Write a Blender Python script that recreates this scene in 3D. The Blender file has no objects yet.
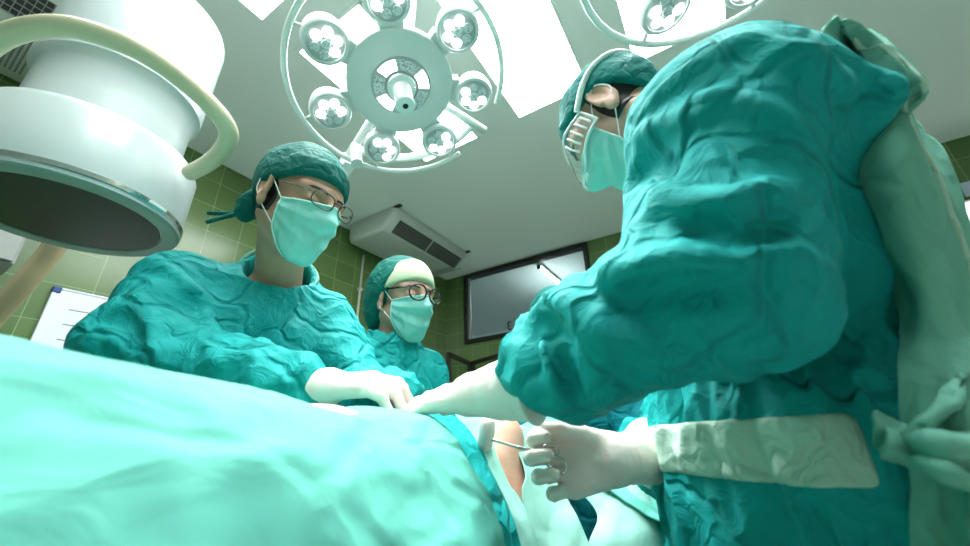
import bpy, bmesh, math, random
import numpy as np
from mathutils import Vector, Matrix
random.seed(4)
S = bpy.context.scene
C = S.collection
PI = math.pi

# ------------------------------------------------------------------ camera
F_PX, PITCH, ROLL, YAW = 383.56, 0.409639, -0.0340555, 0.534197
CAM = np.array([0.0, 0.0, 1.0])
def cam_axes():
    cy, sy = math.cos(YAW), math.sin(YAW); ct, st = math.cos(PITCH), math.sin(PITCH)
    fwd = np.array([-sy*ct, cy*ct, st]); right = np.array([cy, sy, 0]); up = np.cross(right, fwd)
    return (math.cos(ROLL)*right + math.sin(ROLL)*up, -math.sin(ROLL)*right + math.cos(ROLL)*up, fwd)
RX, UX, FX = cam_axes()
def at(x, y, d):
    """the point at distance d (along the view axis) behind pixel x, y of the photograph"""
    return CAM + d*(RX*(x-485)/F_PX + UX*(273-y)/F_PX + FX)
cd = bpy.data.cameras.new('camera')
cam = bpy.data.objects.new('camera', cd); C.objects.link(cam)
cd.sensor_fit = 'HORIZONTAL'; cd.sensor_width = 36.0; cd.lens = F_PX/970*36
cd.clip_start = 0.02; cd.clip_end = 60
mw = Matrix.Identity(4)
for r in range(3):
    mw[r][0] = RX[r]; mw[r][1] = UX[r]; mw[r][2] = -FX[r]; mw[r][3] = CAM[r]
cam.matrix_world = mw
cd.dof.use_dof = True; cd.dof.focus_distance = 1.05; cd.dof.aperture_fstop = 3.2
S.camera = cam

# ------------------------------------------------------------------ exposure, world
S.view_settings.view_transform = 'Standard'; S.view_settings.look = 'None'
S.view_settings.gamma = 1.0; S.view_settings.use_curve_mapping = False
S.view_settings.exposure = 0.14
W = bpy.data.worlds.new('world'); S.world = W; W.use_nodes = True
W.node_tree.nodes['Background'].inputs[0].default_value = (0.75, 0.9, 0.88, 1)
W.node_tree.nodes['Background'].inputs[1].default_value = 0.15
TROFFER = 16.0        # emission of the ceiling light diffusers
LENS = 12.0           # emission of the surgical lamp lenses
BEAM = 16.0            # watts of one lens' beam

# ------------------------------------------------------------------ materials
def mat(name, col, rough=0.6, metal=0.0, **kw):
    m = bpy.data.materials.new(name); m.use_nodes = True
    b = m.node_tree.nodes['Principled BSDF']
    b.inputs['Base Color'].default_value = (*col, 1); b.inputs['Roughness'].default_value = rough
    b.inputs['Metallic'].default_value = metal
    for k, v in kw.items():
        b.inputs[k.replace('_', ' ')].default_value = v
    return m
def nd(m, t, **kw):
    n = m.node_tree.nodes.new(t)
    for k, v in kw.items(): setattr(n, k, v)
    return n
def ln(m, a, b): m.node_tree.links.new(a, b)
def bump_noise(m, scale, strength, dist=0.01, detail=3, stretch=(1, 1, 1), distortion=0.0):
    b = m.node_tree.nodes['Principled BSDF']
    tc = nd(m, 'ShaderNodeTexCoord'); mp = nd(m, 'ShaderNodeMapping'); mp.inputs['Scale'].default_value = stretch
    n = nd(m, 'ShaderNodeTexNoise'); n.inputs['Scale'].default_value = scale; n.inputs['Detail'].default_value = detail
    n.inputs['Distortion'].default_value = distortion
    bp = nd(m, 'ShaderNodeBump'); bp.inputs['Strength'].default_value = strength; bp.inputs['Distance'].default_value = dist
    ln(m, tc.outputs['Object'], mp.inputs['Vector']); ln(m, mp.outputs['Vector'], n.inputs['Vector'])
    ln(m, n.outputs['Fac'], bp.inputs['Height']); ln(m, bp.outputs['Normal'], b.inputs['Normal'])
    return m
def vary(m, c1, c2, scale=3.0, detail=4):
    b = m.node_tree.nodes['Principled BSDF']
    tc = nd(m, 'ShaderNodeTexCoord'); n = nd(m, 'ShaderNodeTexNoise'); n.inputs['Scale'].default_value = scale; n.inputs['Detail'].default_value = detail
    r = nd(m, 'ShaderNodeValToRGB'); r.color_ramp.elements[0].color = (*c1, 1); r.color_ramp.elements[1].color = (*c2, 1)
    r.color_ramp.elements[0].position = 0.3; r.color_ramp.elements[1].position = 0.7
    ln(m, tc.outputs['Object'], n.inputs['Vector']); ln(m, n.outputs['Fac'], r.inputs['Fac']); ln(m, r.outputs['Color'], b.inputs['Base Color'])
    return m
def emit(name, col, s):
    m = bpy.data.materials.new(name); m.use_nodes = True; nt = m.node_tree; nt.nodes.clear()
    e = nt.nodes.new('ShaderNodeEmission'); e.inputs[0].default_value = (*col, 1); e.inputs[1].default_value = s
    o = nt.nodes.new('ShaderNodeOutputMaterial'); nt.links.new(e.outputs[0], o.inputs[0]); return m
def cloth(name, col, fine=0.6, size=1.0):
    """plain cotton: sharp pressed-in crease lines, facets between them and a little puckering, as bump"""
    m = mat(name, col, 0.75, Specular_IOR_Level=0.22)
    b = m.node_tree.nodes['Principled BSDF']
    tc = nd(m, 'ShaderNodeTexCoord')
    n = nd(m, 'ShaderNodeTexNoise'); n.inputs['Scale'].default_value = 6/size; n.inputs['Detail'].default_value = 3
    mx = nd(m, 'ShaderNodeMix', data_type='VECTOR'); mx.inputs[0].default_value = 0.16
    e = nd(m, 'ShaderNodeTexVoronoi', feature='DISTANCE_TO_EDGE'); e.inputs['Scale'].default_value = 9/size
    r = nd(m, 'ShaderNodeMapRange', interpolation_type='SMOOTHSTEP'); r.inputs[1].default_value = 0.0; r.inputs[2].default_value = 0.10; r.inputs[3].default_value = 0.0; r.inputs[4].default_value = 0.22
    v = nd(m, 'ShaderNodeTexVoronoi', feature='F1'); v.inputs['Scale'].default_value = 15/size
    n2 = nd(m, 'ShaderNodeTexNoise'); n2.inputs['Scale'].default_value = 42/size; n2.inputs['Detail'].default_value = 3; n2.inputs['Distortion'].default_value = 0.8
    a1 = nd(m, 'ShaderNodeMath', operation='MULTIPLY_ADD'); a1.inputs[1].default_value = 0.75
    a2 = nd(m, 'ShaderNodeMath', operation='MULTIPLY_ADD'); a2.inputs[1].default_value = 0.22
    bp = nd(m, 'ShaderNodeBump'); bp.inputs['Strength'].default_value = fine; bp.inputs['Distance'].default_value = 0.03*size
    ln(m, tc.outputs['Object'], n.inputs['Vector']); ln(m, tc.outputs['Object'], mx.inputs[4]); ln(m, n.outputs['Color'], mx.inputs[5])
    ln(m, mx.outputs[1], v.inputs['Vector']); ln(m, mx.outputs[1], e.inputs['Vector']); ln(m, mx.outputs[1], n2.inputs['Vector'])
    ln(m, e.outputs['Distance'], r.inputs[0]); ln(m, v.outputs['Distance'], a1.inputs[0]); ln(m, r.outputs[0], a1.inputs[2])
    ln(m, n2.outputs['Fac'], a2.inputs[0]); ln(m, a1.outputs[0], a2.inputs[2])
    ln(m, a2.outputs[0], bp.inputs['Height']); ln(m, bp.outputs['Normal'], b.inputs['Normal'])
    return m
def tile_mat(name, horiz):
    m = mat(name, (0.1, 0.2, 0.05), 0.22)
    b = m.node_tree.nodes['Principled BSDF']
    g = nd(m, 'ShaderNodeNewGeometry'); sp = nd(m, 'ShaderNodeSeparateXYZ'); cb = nd(m, 'ShaderNodeCombineXYZ')
    ad = nd(m, 'ShaderNodeMath', operation='ADD'); ad.inputs[1].default_value = -0.373 + 21.9 if horiz == 'Y' else 20.0 + 0.02
    az = nd(m, 'ShaderNodeMath', operation='ADD'); az.inputs[1].default_value = -0.83 + 20
    br = nd(m, 'ShaderNodeTexBrick'); br.offset = 0.0; br.squash = 1.0
    br.inputs['Scale'].default_value = 1.0; br.inputs['Brick Width'].default_value = 0.219; br.inputs['Row Height'].default_value = 0.2
    br.inputs['Mortar Size'].default_value = 0.0018; br.inputs['Mortar Smooth'].default_value = 0.2; br.inputs['Bias'].default_value = -0.1
    br.inputs['Color1'].default_value = (0.095, 0.165, 0.052, 1); br.inputs['Color2'].default_value = (0.120, 0.198, 0.065, 1)
    br.inputs['Mortar'].default_value = (0.30, 0.42, 0.20, 1)
    ln(m, g.outputs['Position'], sp.inputs[0]); ln(m, sp.outputs[horiz], ad.inputs[0]); ln(m, sp.outputs['Z'], az.inputs[0])
    ln(m, ad.outputs[0], cb.inputs[0]); ln(m, az.outputs[0], cb.inputs[1]); ln(m, cb.outputs[0], br.inputs['Vector'])
    ln(m, br.outputs['Color'], b.inputs['Base Color'])
    bp = nd(m, 'ShaderNodeBump', invert=True); bp.inputs['Strength'].default_value = 0.5; bp.inputs['Distance'].default_value = 0.002
    ln(m, br.outputs['Fac'], bp.inputs['Height']); ln(m, bp.outputs['Normal'], b.inputs['Normal'])
    return m
M = {}
M['ceiling'] = vary(mat('ceiling_paint', (0.76, 0.84, 0.8), 0.85), (0.74, 0.83, 0.79), (0.78, 0.87, 0.83), 1.2)
M['floor'] = vary(mat('floor_vinyl', (0.3, 0.36, 0.33), 0.35), (0.50, 0.56, 0.52), (0.56, 0.62, 0.58), 6)
M['tile_y'] = tile_mat('green_tile_left', 'Y'); M['tile_x'] = tile_mat('green_tile_back', 'X')
M['plaster'] = mat('plaster', (0.45, 0.50, 0.44), 0.8)
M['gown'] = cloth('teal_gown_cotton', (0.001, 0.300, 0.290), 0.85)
M['gown_dark'] = cloth('blue_green_gown_cotton', (0.0, 0.200, 0.235), 0.55)
M['gown_lining'] = cloth('pale_green_lining', (0.15, 0.41, 0.32), 0.45)
M['band'] = cloth('pale_waistband', (0.44, 0.62, 0.50), 0.7, .7)
M['cap'] = cloth('dark_green_cap_cotton', (0.0, 0.115, 0.095), 0.45, .6)
M['cap_teal'] = cloth('teal_cap_cotton', (0.0, 0.17, 0.15), 0.45, .6)
M['cap_green'] = cloth('green_cap_cotton', (0.0, 0.145, 0.115), 0.45, .6)
M['cream'] = cloth('cream_headband', (0.64, 0.70, 0.48), 0.1)
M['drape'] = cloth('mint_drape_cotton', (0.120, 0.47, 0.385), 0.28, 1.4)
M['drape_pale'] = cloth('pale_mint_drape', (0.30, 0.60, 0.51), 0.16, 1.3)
M['drape_blue'] = cloth('blue_drape', (0.0, 0.20, 0.27), 0.4)
M['towel'] = cloth('white_towel', (0.62, 0.64, 0.72), 0.4)
M['mask'] = mat('mask_fabric', (0.24, 0.60, 0.53), 0.75, Sheen_Weight=0.1)
M['mask_edge'] = mat('mask_binding', (0.52, 0.78, 0.70), 0.7)
M['loop'] = mat('ear_loop_elastic', (0.80, 0.82, 0.80), 0.7)
M['glove'] = bump_noise(mat('latex_glove', (0.76, 0.68, 0.63), 0.42, Subsurface_Weight=0.1), 60, 0.25, 0.002, 2)
M['skin'] = vary(mat('skin', (0.42, 0.22, 0.14), 0.5, Subsurface_Weight=0.08, Subsurface_Radius=(0.02, 0.008, 0.004)), (0.47, 0.255, 0.165), (0.52, 0.29, 0.19), 25)
M['skin_pale'] = vary(mat('skin_light', (0.5, 0.3, 0.2), 0.5, Subsurface_Weight=0.1, Subsurface_Radius=(0.02, 0.008, 0.004)), (0.52, 0.30, 0.21), (0.57, 0.34, 0.24), 25)
M['skin_patient'] = vary(mat('skin_patient', (0.6, 0.36, 0.26), 0.5), (0.62, 0.30, 0.20), (0.66, 0.42, 0.31), 22)
M['hair'] = mat('black_hair', (0.012, 0.010, 0.009), 0.5)
M['eye_white'] = mat('eye_white', (0.7, 0.68, 0.64), 0.2); M['iris'] = mat('brown_iris', (0.02, 0.012, 0.008), 0.1)
M['lip'] = mat('lip', (0.40, 0.14, 0.11), 0.5)
M['wire'] = mat('dark_wire_frame', (0.10, 0.09, 0.085), 0.25, 0.9)
M['acetate'] = mat('dark_acetate_frame', (0.018, 0.012, 0.012), 0.2)
M['glass'] = mat('spectacle_glass', (0.97, 1, 0.98), 0.02, Transmission_Weight=1.0, IOR=1.05)
M['goggle'] = mat('clear_goggle_plastic', (0.93, 0.97, 0.96), 0.08, Transmission_Weight=0.92, IOR=1.2)
M['pane'] = mat('window_pane', (0.80, 0.88, 0.88), 0.02, Transmission_Weight=1.0, IOR=1.1)
M['white_enamel'] = mat('white_enamel', (0.50, 0.57, 0.57), 0.30, Coat_Weight=0.2)
M['lamp_body'] = mat('lamp_grey_enamel', (0.66, 0.70, 0.68), 0.38)
M['lamp_white'] = mat('lamp_white_enamel', (0.78, 0.85, 0.82), 0.35)
M['cream_plastic'] = mat('cream_handle_plastic', (0.66, 0.60, 0.40), 0.4)
M['beige'] = mat('beige_handle_plastic', (0.55, 0.43, 0.26), 0.45)
M['dark_screen'] = mat('dark_detector_face', (0.012, 0.022, 0.018), 0.35)
M['face_ring'] = mat('grey_green_face_ring', (0.22, 0.33, 0.28), 0.4)
M['chrome'] = mat('chrome', (0.78, 0.80, 0.80), 0.15, 1.0)
M['steel'] = mat('stainless_steel', (0.62, 0.62, 0.60), 0.25, 1.0)
M['ac'] = mat('air_conditioner_casing', (0.44, 0.50, 0.45), 0.5)
M['grille'] = mat('dark_grille', (0.012, 0.014, 0.012), 0.6)
M['slat'] = mat('grey_grille_slat', (0.17, 0.20, 0.18), 0.5)
M['black_frame'] = mat('black_window_frame', (0.010, 0.010, 0.009), 0.4)
M['alu'] = mat('aluminium_channel', (0.5, 0.52, 0.5), 0.35, 0.8)
M['dark_metal'] = mat('dark_brown_metal', (0.030, 0.026, 0.020), 0.45, 0.4)
M['board'] = mat('whiteboard', (0.78, 0.80, 0.86), 0.25)
M['ink'] = mat('black_ink', (0.02, 0.02, 0.03), 0.6); M['blue_cap'] = mat('blue_corner_cap', (0.01, 0.05, 0.22), 0.4)
M['pipe'] = mat('white_pipe', (0.55, 0.60, 0.50), 0.4)
M['grey_box'] = mat('grey_cabinet_paint', (0.25, 0.27, 0.25), 0.5)
M['corridor'] = mat('corridor_paint', (0.62, 0.70, 0.70), 0.8)
M['red'] = mat('red_plastic', (0.5, 0.05, 0.03), 0.4)
M['black'] = mat('black_rubber', (0.01, 0.01, 0.01), 0.6)
M['green_trim'] = mat('green_trim', (0.06, 0.28, 0.22), 0.7)
M['diffuser'] = emit('troffer_diffuser', (0.93, 1.0, 0.99), TROFFER)
M['lens'] = emit('lamp_lens_glow', (0.95, 1.0, 1.0), LENS)
M['lens_dim'] = mat('lamp_lens_facets', (0.62, 0.66, 0.68), 0.3)
M['lens_glass'] = mat('lamp_lens_cover', (0.42, 0.45, 0.45), 0.3)
def facet(m):
    b = m.node_tree.nodes['Principled BSDF']; tc = nd(m, 'ShaderNodeTexCoord'); v = nd(m, 'ShaderNodeTexVoronoi'); v.inputs['Scale'].default_value = 230
    r = nd(m, 'ShaderNodeValToRGB'); r.color_ramp.elements[0].color = (.72, .76, .76, 1); r.color_ramp.elements[1].color = (.22, .23, .26, 1); r.color_ramp.elements[0].position = .45; r.color_ramp.elements[1].position = .95
    ln(m, tc.outputs['Object'], v.inputs['Vector']); ln(m, v.outputs['Distance'], r.inputs['Fac']); ln(m, r.outputs['Color'], b.inputs['Base Color'])
facet(M['lens_dim'])
M['tube_glow'] = emit('fluorescent_tube_glow', (0.9, 1.0, 1.0), 170.0)
M['film_glow'] = emit('light_box_glow', (0.95, 1.0, 0.98), 2.2)
M['film_blue'] = mat('film_blue', (0.45, 0.55, 0.68), 0.4)

# ------------------------------------------------------------------ objects, parts
def link(o, parent=None):
    C.objects.link(o)
    if parent is not None: o.parent = parent
    return o
def tag(o, label=None, cat=None, group=None, kind=None):
    if label: o['label'] = label
    if cat: o['category'] = cat
    if group: o['group'] = group
    if kind: o['kind'] = kind
    return o
def thing(name, label, cat, loc=(0, 0, 0), group=None, kind=None, rot=None):
    o = bpy.data.objects.new(name, None); o.empty_display_size = 0.05; C.objects.link(o)
    if rot is not None: o.matrix_world = Matrix.Translation(Vector(loc)) @ rot.to_4x4()
    else: o.location = loc
    return tag(o, label, cat, group, kind)
def mesh_obj(name, verts, faces, m, parent=None, smooth=True, world=True):
    """verts in world coordinates; stored relative to the parent"""
    me = bpy.data.meshes.new(name)
    V = np.asarray(verts, float)
    o = bpy.data.objects.new(name, me)
    if parent is not None and world:
        mi = np.array(root_matrix(parent).inverted())
        V = V @ mi[:3, :3].T + mi[:3, 3]
    me.from_pydata(V.tolist(), [], [list(map(int, f)) for f in faces]); me.update()
    for mm in (m if isinstance(m, (list, tuple)) else [m]): me.materials.append(mm)
    if smooth:
        me.polygons.foreach_set('use_smooth', [True]*len(me.polygons)); me.update()
    link(o, parent); return o
def root_matrix(o):
    mt = o.matrix_basis.copy()
    while o.parent is not None:
        o = o.parent; mt = o.matrix_basis @ mt
    return mt
class MB:
    """collects shapes into one mesh"""
    def __init__(s): s.v = []; s.f = []; s.mi = []; s.cur = 0
    def add(s, v, f):
        n = len(s.v); s.v += [tuple(map(float, p)) for p in v]; s.f += [[i+n for i in q] for q in f]; s.mi += [s.cur]*len(f); return s
    def box(s, lo, hi, R=None, o=(0, 0, 0)):
        v = [(x, y, z) for x in (lo[0], hi[0]) for y in (lo[1], hi[1]) for z in (lo[2], hi[2])]
        if R is not None: v = [np.asarray(R) @ np.array(p) + np.array(o) for p in v]
        return s.add(v, [(0, 1, 3, 2), (4, 6, 7, 5), (0, 4, 5, 1), (2, 3, 7, 6), (0, 2, 6, 4), (1, 5, 7, 3)])
    def tube(s, pts, r, n=10, closed=False, caps=True):
        P = [np.array(p, float) for p in pts]; k = len(P); rr = r if hasattr(r, '__len__') else [r]*k
        T = []
        for i in range(k):
            a = P[(i-1) % k] if closed or i > 0 else P[i]; b = P[(i+1) % k] if closed or i < k-1 else P[i]
            t = b-a; T.append(t/(np.linalg.norm(t)+1e-9))
        u = np.cross(T[0], [0, 0, 1.0]);
        if np.linalg.norm(u) < 0.1: u = np.cross(T[0], [1.0, 0, 0])
        u /= np.linalg.norm(u); v = []; f = []
        for i in range(k):
            u = u-T[i]*np.dot(u, T[i]); u /= np.linalg.norm(u)+1e-9; w = np.cross(T[i], u)
            for j in range(n):
                a = 2*PI*j/n; v.append(P[i]+rr[i]*(math.cos(a)*u+math.sin(a)*w))
        for i in range(k if closed else k-1):
            for j in range(n):
                a = i*n+j; b = i*n+(j+1) % n; c = ((i+1) % k)*n+(j+1) % n; d = ((i+1) % k)*n+j; f.append((a, b, c, d))
        if caps and not closed: f += [tuple(range(n))[::-1], tuple((k-1)*n+j for j in range(n))]
        return s.add(v, f)
    def lathe(s, prof, n=48, R=None, o=(0, 0, 0), capa=True, capb=True):
        v = []; f = []; k = len(prof)
        for (r, z) in prof:
            for j in range(n):
                a = 2*PI*j/n; v.append((r*math.cos(a), r*math.sin(a), z))
        for i in range(k-1):
            for j in range(n):
                f.append((i*n+j, i*n+(j+1) % n, (i+1)*n+(j+1) % n, (i+1)*n+j))
        if capa: f.append(tuple(range(n))[::-1])
        if capb: f.append(tuple((k-1)*n+j for j in range(n)))
        R = np.eye(3) if R is None else np.asarray(R)
        v = [R @ np.array(p) + np.array(o) for p in v]
        return s.add(v, f)
    def build(s, name, m, parent=None, smooth=False, world=True, bevel=0.0):
        o = mesh_obj(name, s.v, s.f, m, parent, smooth, world)
        if isinstance(m, (list, tuple)): o.data.polygons.foreach_set('material_index', s.mi)
        bm = bmesh.new(); bm.from_mesh(o.data); bmesh.ops.recalc_face_normals(bm, faces=bm.faces); bm.to_mesh(o.data); bm.free()
        if smooth == 'auto':
            for p in o.data.polygons: p.use_smooth = True
            e = o.modifiers.new('split', 'EDGE_SPLIT'); e.split_angle = math.radians(38)
        if bevel:
            b = o.modifiers.new('bevel', 'BEVEL'); b.width = bevel; b.segments = 3; b.limit_method = 'ANGLE'
        return o
def struct(name, mb, m): return tag(mb.build(name, m), kind='structure')
def spline(pts, n=8):
    """Catmull-Rom through the points"""
    P = [np.array(p, float) for p in pts]; P = [2*P[0]-P[1]]+P+[2*P[-1]-P[-2]]; out = []
    for i in range(1, len(P)-2):
        for k in range(n):
            t = k/n; a, b, c, d = P[i-1:i+3]
            out.append(0.5*((2*b)+(c-a)*t+(2*a-5*b+4*c-d)*t*t+(3*b-3*c+d-a)*t**3))
    out.append(P[-2]); return out
def unit(v): v = np.array(v, float); return v/np.linalg.norm(v)

# ------------------------------------------------------------------ distance-field modelling
_tab = np.random.default_rng(11).random(65536).astype(np.float32)
def vnoise(p, seed=0):
    i = np.floor(p).astype(np.int64); f = (p-i).astype(np.float32); u = f*f*(3-2*f); r = 0
    for dx in (0, 1):
        for dy in (0, 1):
            for dz in (0, 1):
                h = ((i[:, 0]+dx)*73856093 ^ (i[:, 1]+dy)*19349663 ^ (i[:, 2]+dz)*83492791 ^ (seed*2654435)) & 65535
                r = r+_tab[h]*(u[:, 0] if dx else 1-u[:, 0])*(u[:, 1] if dy else 1-u[:, 1])*(u[:, 2] if dz else 1-u[:, 2])
    return r
def ridge(p, seed=0): return 1-np.abs(2*vnoise(p, seed)-1)
def worley(p, seed=0):
    """second-nearest minus nearest cell distance: flat facets between sharp creases"""
    i = np.floor(p).astype(np.int64); f1 = np.full(len(p), 9.0); f2 = np.full(len(p), 9.0)
    for dx in (-1, 0, 1):
        for dy in (-1, 0, 1):
            for dz in (-1, 0, 1):
                c = i+np.array([dx, dy, dz]); h = (c[:, 0]*73856093 ^ c[:, 1]*19349663 ^ c[:, 2]*83492791 ^ (seed*2654435)) & 65535
                o = np.stack([_tab[h], _tab[(h+7919) & 65535], _tab[(h+104729) & 65535]], 1); d = np.linalg.norm(c+o-p, axis=1)
                f2 = np.minimum(f2, np.maximum(f1, d)); f1 = np.minimum(f1, d)
    return f2-f1
def rc(p, a, b, ra, rb):
    a = np.asarray(a, float); b = np.asarray(b, float); ba = b-a; L = ba @ ba + 1e-12
    h = np.clip(((p-a) @ ba)/L, 0, 1)
    return np.linalg.norm(p-a-h[:, None]*ba, axis=1)-(ra+(rb-ra)*h)
def ell(p, c, r):
    q = p-np.asarray(c); r = np.asarray(r, float)
    k0 = np.linalg.norm(q/r, axis=1); k1 = np.linalg.norm(q/(r*r), axis=1)+1e-9
    return k0*(k0-1)/k1
def smin(a, b, k):
    h = np.clip(0.5+0.5*(b-a)/k, 0, 1); return b+(a-b)*h-k*h*(1-h)
def smax(a, b, k): return -smin(-a, -b, k)
def sunion(L, k):
    r = L[0]
    for x in L[1:]: r = smin(r, x, k)
    return r
def axis(lo, hi, h, fine=None):
    """grid coordinates; fine = (lo, hi, h) is a denser stretch"""
    if fine is None: return np.linspace(lo, hi, max(3, int((hi-lo)/h)+1))
    a, b, hf = fine; a = max(a, lo+1e-4); b = min(b, hi-1e-4); out = []
    if a > lo+h: out.append(np.linspace(lo, a, max(2, int((a-lo)/h)+1))[:-1])
    else: a = lo
    e = b if b < hi-h else hi
    out.append(np.linspace(a, e, max(2, int((e-a)/hf)+1)))
    if e < hi: out.append(np.linspace(e, hi, max(2, int((hi-e)/h)+1))[1:])
    return np.concatenate(out)
def field(fn, xs, ys, zs, B=6, slack=1.9):
    nx, ny, nz = len(xs), len(ys), len(zs); F = np.empty((nx, ny, nz), np.float32)
    jobs = []; cs = []; rs = []
    for i in range(0, nx, B):
        for j in range(0, ny, B):
            for k in range(0, nz, B):
                i2, j2, k2 = min(i+B, nx)-1, min(j+B, ny)-1, min(k+B, nz)-1
                lo = np.array([xs[i], ys[j], zs[k]]); hi = np.array([xs[i2], ys[j2], zs[k2]])
                jobs.append((i, i2+1, j, j2+1, k, k2+1)); cs.append((lo+hi)/2); rs.append(np.linalg.norm(hi-lo)/2)
    cs = np.array(cs); rs = np.array(rs); d = fn(cs); act = np.abs(d) < rs*slack+0.02
    pts = []; spans = []
    for q, (i, i2, j, j2, k, k2) in enumerate(jobs):
        if act[q]:
            g = np.stack(np.meshgrid(xs[i:i2], ys[j:j2], zs[k:k2], indexing='ij'), -1).reshape(-1, 3); pts.append(g); spans.append(q)
        else: F[i:i2, j:j2, k:k2] = d[q]
    P = np.concatenate(pts); V = np.concatenate([fn(P[s:s+200000]) for s in range(0, len(P), 200000)]); o = 0
    for q in spans:
        i, i2, j, j2, k, k2 = jobs[q]; n = (i2-i)*(j2-j)*(k2-k); F[i:i2, j:j2, k:k2] = V[o:o+n].reshape(i2-i, j2-j, k2-k); o += n
    return F
def nets(F, xs, ys, zs):
    nx, ny, nz = F.shape; cs = (nx-1, ny-1, nz-1); cnt = np.zeros(cs, np.float32); acc = np.zeros(cs+(3,), np.float32); ins = F < 0; ax = (xs, ys, zs); edges = []
    for a in range(3):
        sl0 = [slice(None)]*3; sl1 = [slice(None)]*3; sl0[a] = slice(0, -1); sl1[a] = slice(1, None)
        cr = ins[tuple(sl0)] != ins[tuple(sl1)]; I = np.argwhere(cr); I1 = I.copy(); I1[:, a] += 1
        f0 = F[I[:, 0], I[:, 1], I[:, 2]]; f1 = F[I1[:, 0], I1[:, 1], I1[:, 2]]; t = f0/(f0-f1)
        P = np.stack([xs[I[:, 0]], ys[I[:, 1]], zs[I[:, 2]]], 1); P[:, a] += t*(ax[a][I1[:, a]]-ax[a][I[:, a]])
        b, c = [q for q in range(3) if q != a]
        for db in (0, -1):
            for dc in (0, -1):
                J = I.copy(); J[:, b] += db; J[:, c] += dc
                ok = (J[:, b] >= 0) & (J[:, c] >= 0) & (J[:, b] < cs[b]) & (J[:, c] < cs[c])
                np.add.at(cnt, tuple(J[ok].T), 1); np.add.at(acc, tuple(J[ok].T), P[ok])
        edges.append((a, b, c, I, f0 < 0))
    cells = np.argwhere(cnt > 0); vid = -np.ones(cs, np.int64); vid[tuple(cells.T)] = np.arange(len(cells))
    V = acc[tuple(cells.T)]/cnt[tuple(cells.T)][:, None]; faces = []
    for a, b, c, I, neg in edges:
        ok = (I[:, b] >= 1) & (I[:, c] >= 1) & (I[:, b] < cs[b]) & (I[:, c] < cs[c]); I = I[ok]; neg = neg[ok]; q = []
        for db, dc in ((-1, -1), (0, -1), (0, 0), (-1, 0)):
            J = I.copy(); J[:, b] += db; J[:, c] += dc; q.append(vid[tuple(J.T)])
        q = np.stack(q, 1)
        if a == 1: neg = ~neg
        q[~neg] = q[~neg][:, ::-1]; faces.append(q)
    return V, np.concatenate(faces)
def solid(name, fn, lo, hi, h, m, parent=None, fine=None, relax=1, pick=None):
    """mesh of the zero level of fn; fine = [(lo, hi, h)] * 3 denser stretches; pick(V) -> material index per vertex"""
    ax = [axis(lo[i], hi[i], h, fine[i] if fine else None) for i in range(3)]
    F = field(fn, *ax); V, Q = nets(F, *ax)
    for _ in range(relax):
        n = np.zeros(len(V)); s = np.zeros_like(V)
        for i in range(4):
            a, b = Q[:, i], Q[:, (i+1) % 4]; np.add.at(n, a, 1); np.add.at(s, a, V[b]); np.add.at(n, b, 1); np.add.at(s, b, V[a])
        V = 0.5*V+0.5*s/np.maximum(n, 1)[:, None]
    o = mesh_obj(name, V, Q, m, parent)
    if pick is not None:
        k = pick(V); o.data.polygons.foreach_set('material_index', k[Q].max(1).astype(int))
    return o

# ------------------------------------------------------------------ the room
XL, YB, ZC, XR, YF = -2.903, 3.867, 3.0, 2.7, -2.6
TR = [(x0, x1, y0, y1) for (x0, x1) in ((-1.585, -1.105), (-0.775, -0.297), (-0.022, 0.452)) for (y0, y1) in ((-0.55, 0.537), (0.735, 1.835))]
struct('floor', MB().box((XL-.1, YF-.1, -0.1), (XR+.1, YB+.1, 0)), M['floor'])
struct('ceiling', MB().box((XL-.1, YF-.1, ZC), (XR+.1, YB+.1, ZC+0.1)), M['ceiling'])
struct('wall_left', MB().box((XL-.1, YF, 0), (XL, YB, ZC)), M['tile_y'])
WX0, WX1, WZ0, WZ1 = -2.60, -0.955, 2.075, 2.985
wb = MB().box((XL-.1, YB, 0), (WX0, YB+.1, ZC)).box((WX1, YB, 0), (XR+.1, YB+.1, ZC)).box((WX0, YB, 0), (WX1, YB+.1, WZ0)).box((WX0, YB, WZ1), (WX1, YB+.1, ZC))
struct('wall_back', wb, M['tile_x'])
struct('wall_right', MB().box((XR, YF, 0), (XR+.1, YB, ZC)), M['plaster'])
struct('wall_front', MB().box((XL-.1, YF-.1, 0), (XR+.1, YF, ZC)), M['plaster'])
struct('baseboard_left', MB().box((XL, YF, 0), (XL+.012, YB, .1)), M['grey_box'])
struct('baseboard_back', MB().box((XL+.012, YB-.012, 0), (XR, YB, .1)), M['grey_box'])
# observation window into the next room
win = tag(bpy.data.objects.new('window_1', None), kind='structure'); C.objects.link(win); win.location = ((WX0+WX1)/2, YB, WZ0)
t = 0.05
fr = MB().box((WX0, YB-.03, WZ0), (WX1, YB+.08, WZ0+t)).box((WX0, YB-.03, WZ1-t), (WX1, YB+.08, WZ1)).box((WX0, YB-.03, WZ0+t), (WX0+t, YB+.08, WZ1-t)).box((WX1-t, YB-.03, WZ0+t), (WX1, YB+.08, WZ1-t))
fr.build('window_frame', M['black_frame'], win, bevel=.004)
MB().box((WX0+t, YB+.005, WZ0+t), (WX0+t+.028, YB+.02, WZ1-t)).build('window_channel', M['alu'], win)
MB().box((WX0+t, YB+.03, WZ0+t), (WX1-t, YB+.036, WZ1-t)).build('window_glass', M['pane'], win)
def glyph(strokes, x, z, s, w=.010):
    mb = MB()
    for st in strokes: mb.tube([(x+s*px_, YB+.026, z+s*pz_) for px_, pz_ in st], w*.5, 6)
    return mb
def arc(cx, cz, r, a0, a1, n=12): return [(cx+r*math.cos(math.radians(a0+(a1-a0)*i/n)), cz+r*math.sin(math.radians(a0+(a1-a0)*i/n))) for i in range(n+1)]
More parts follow.
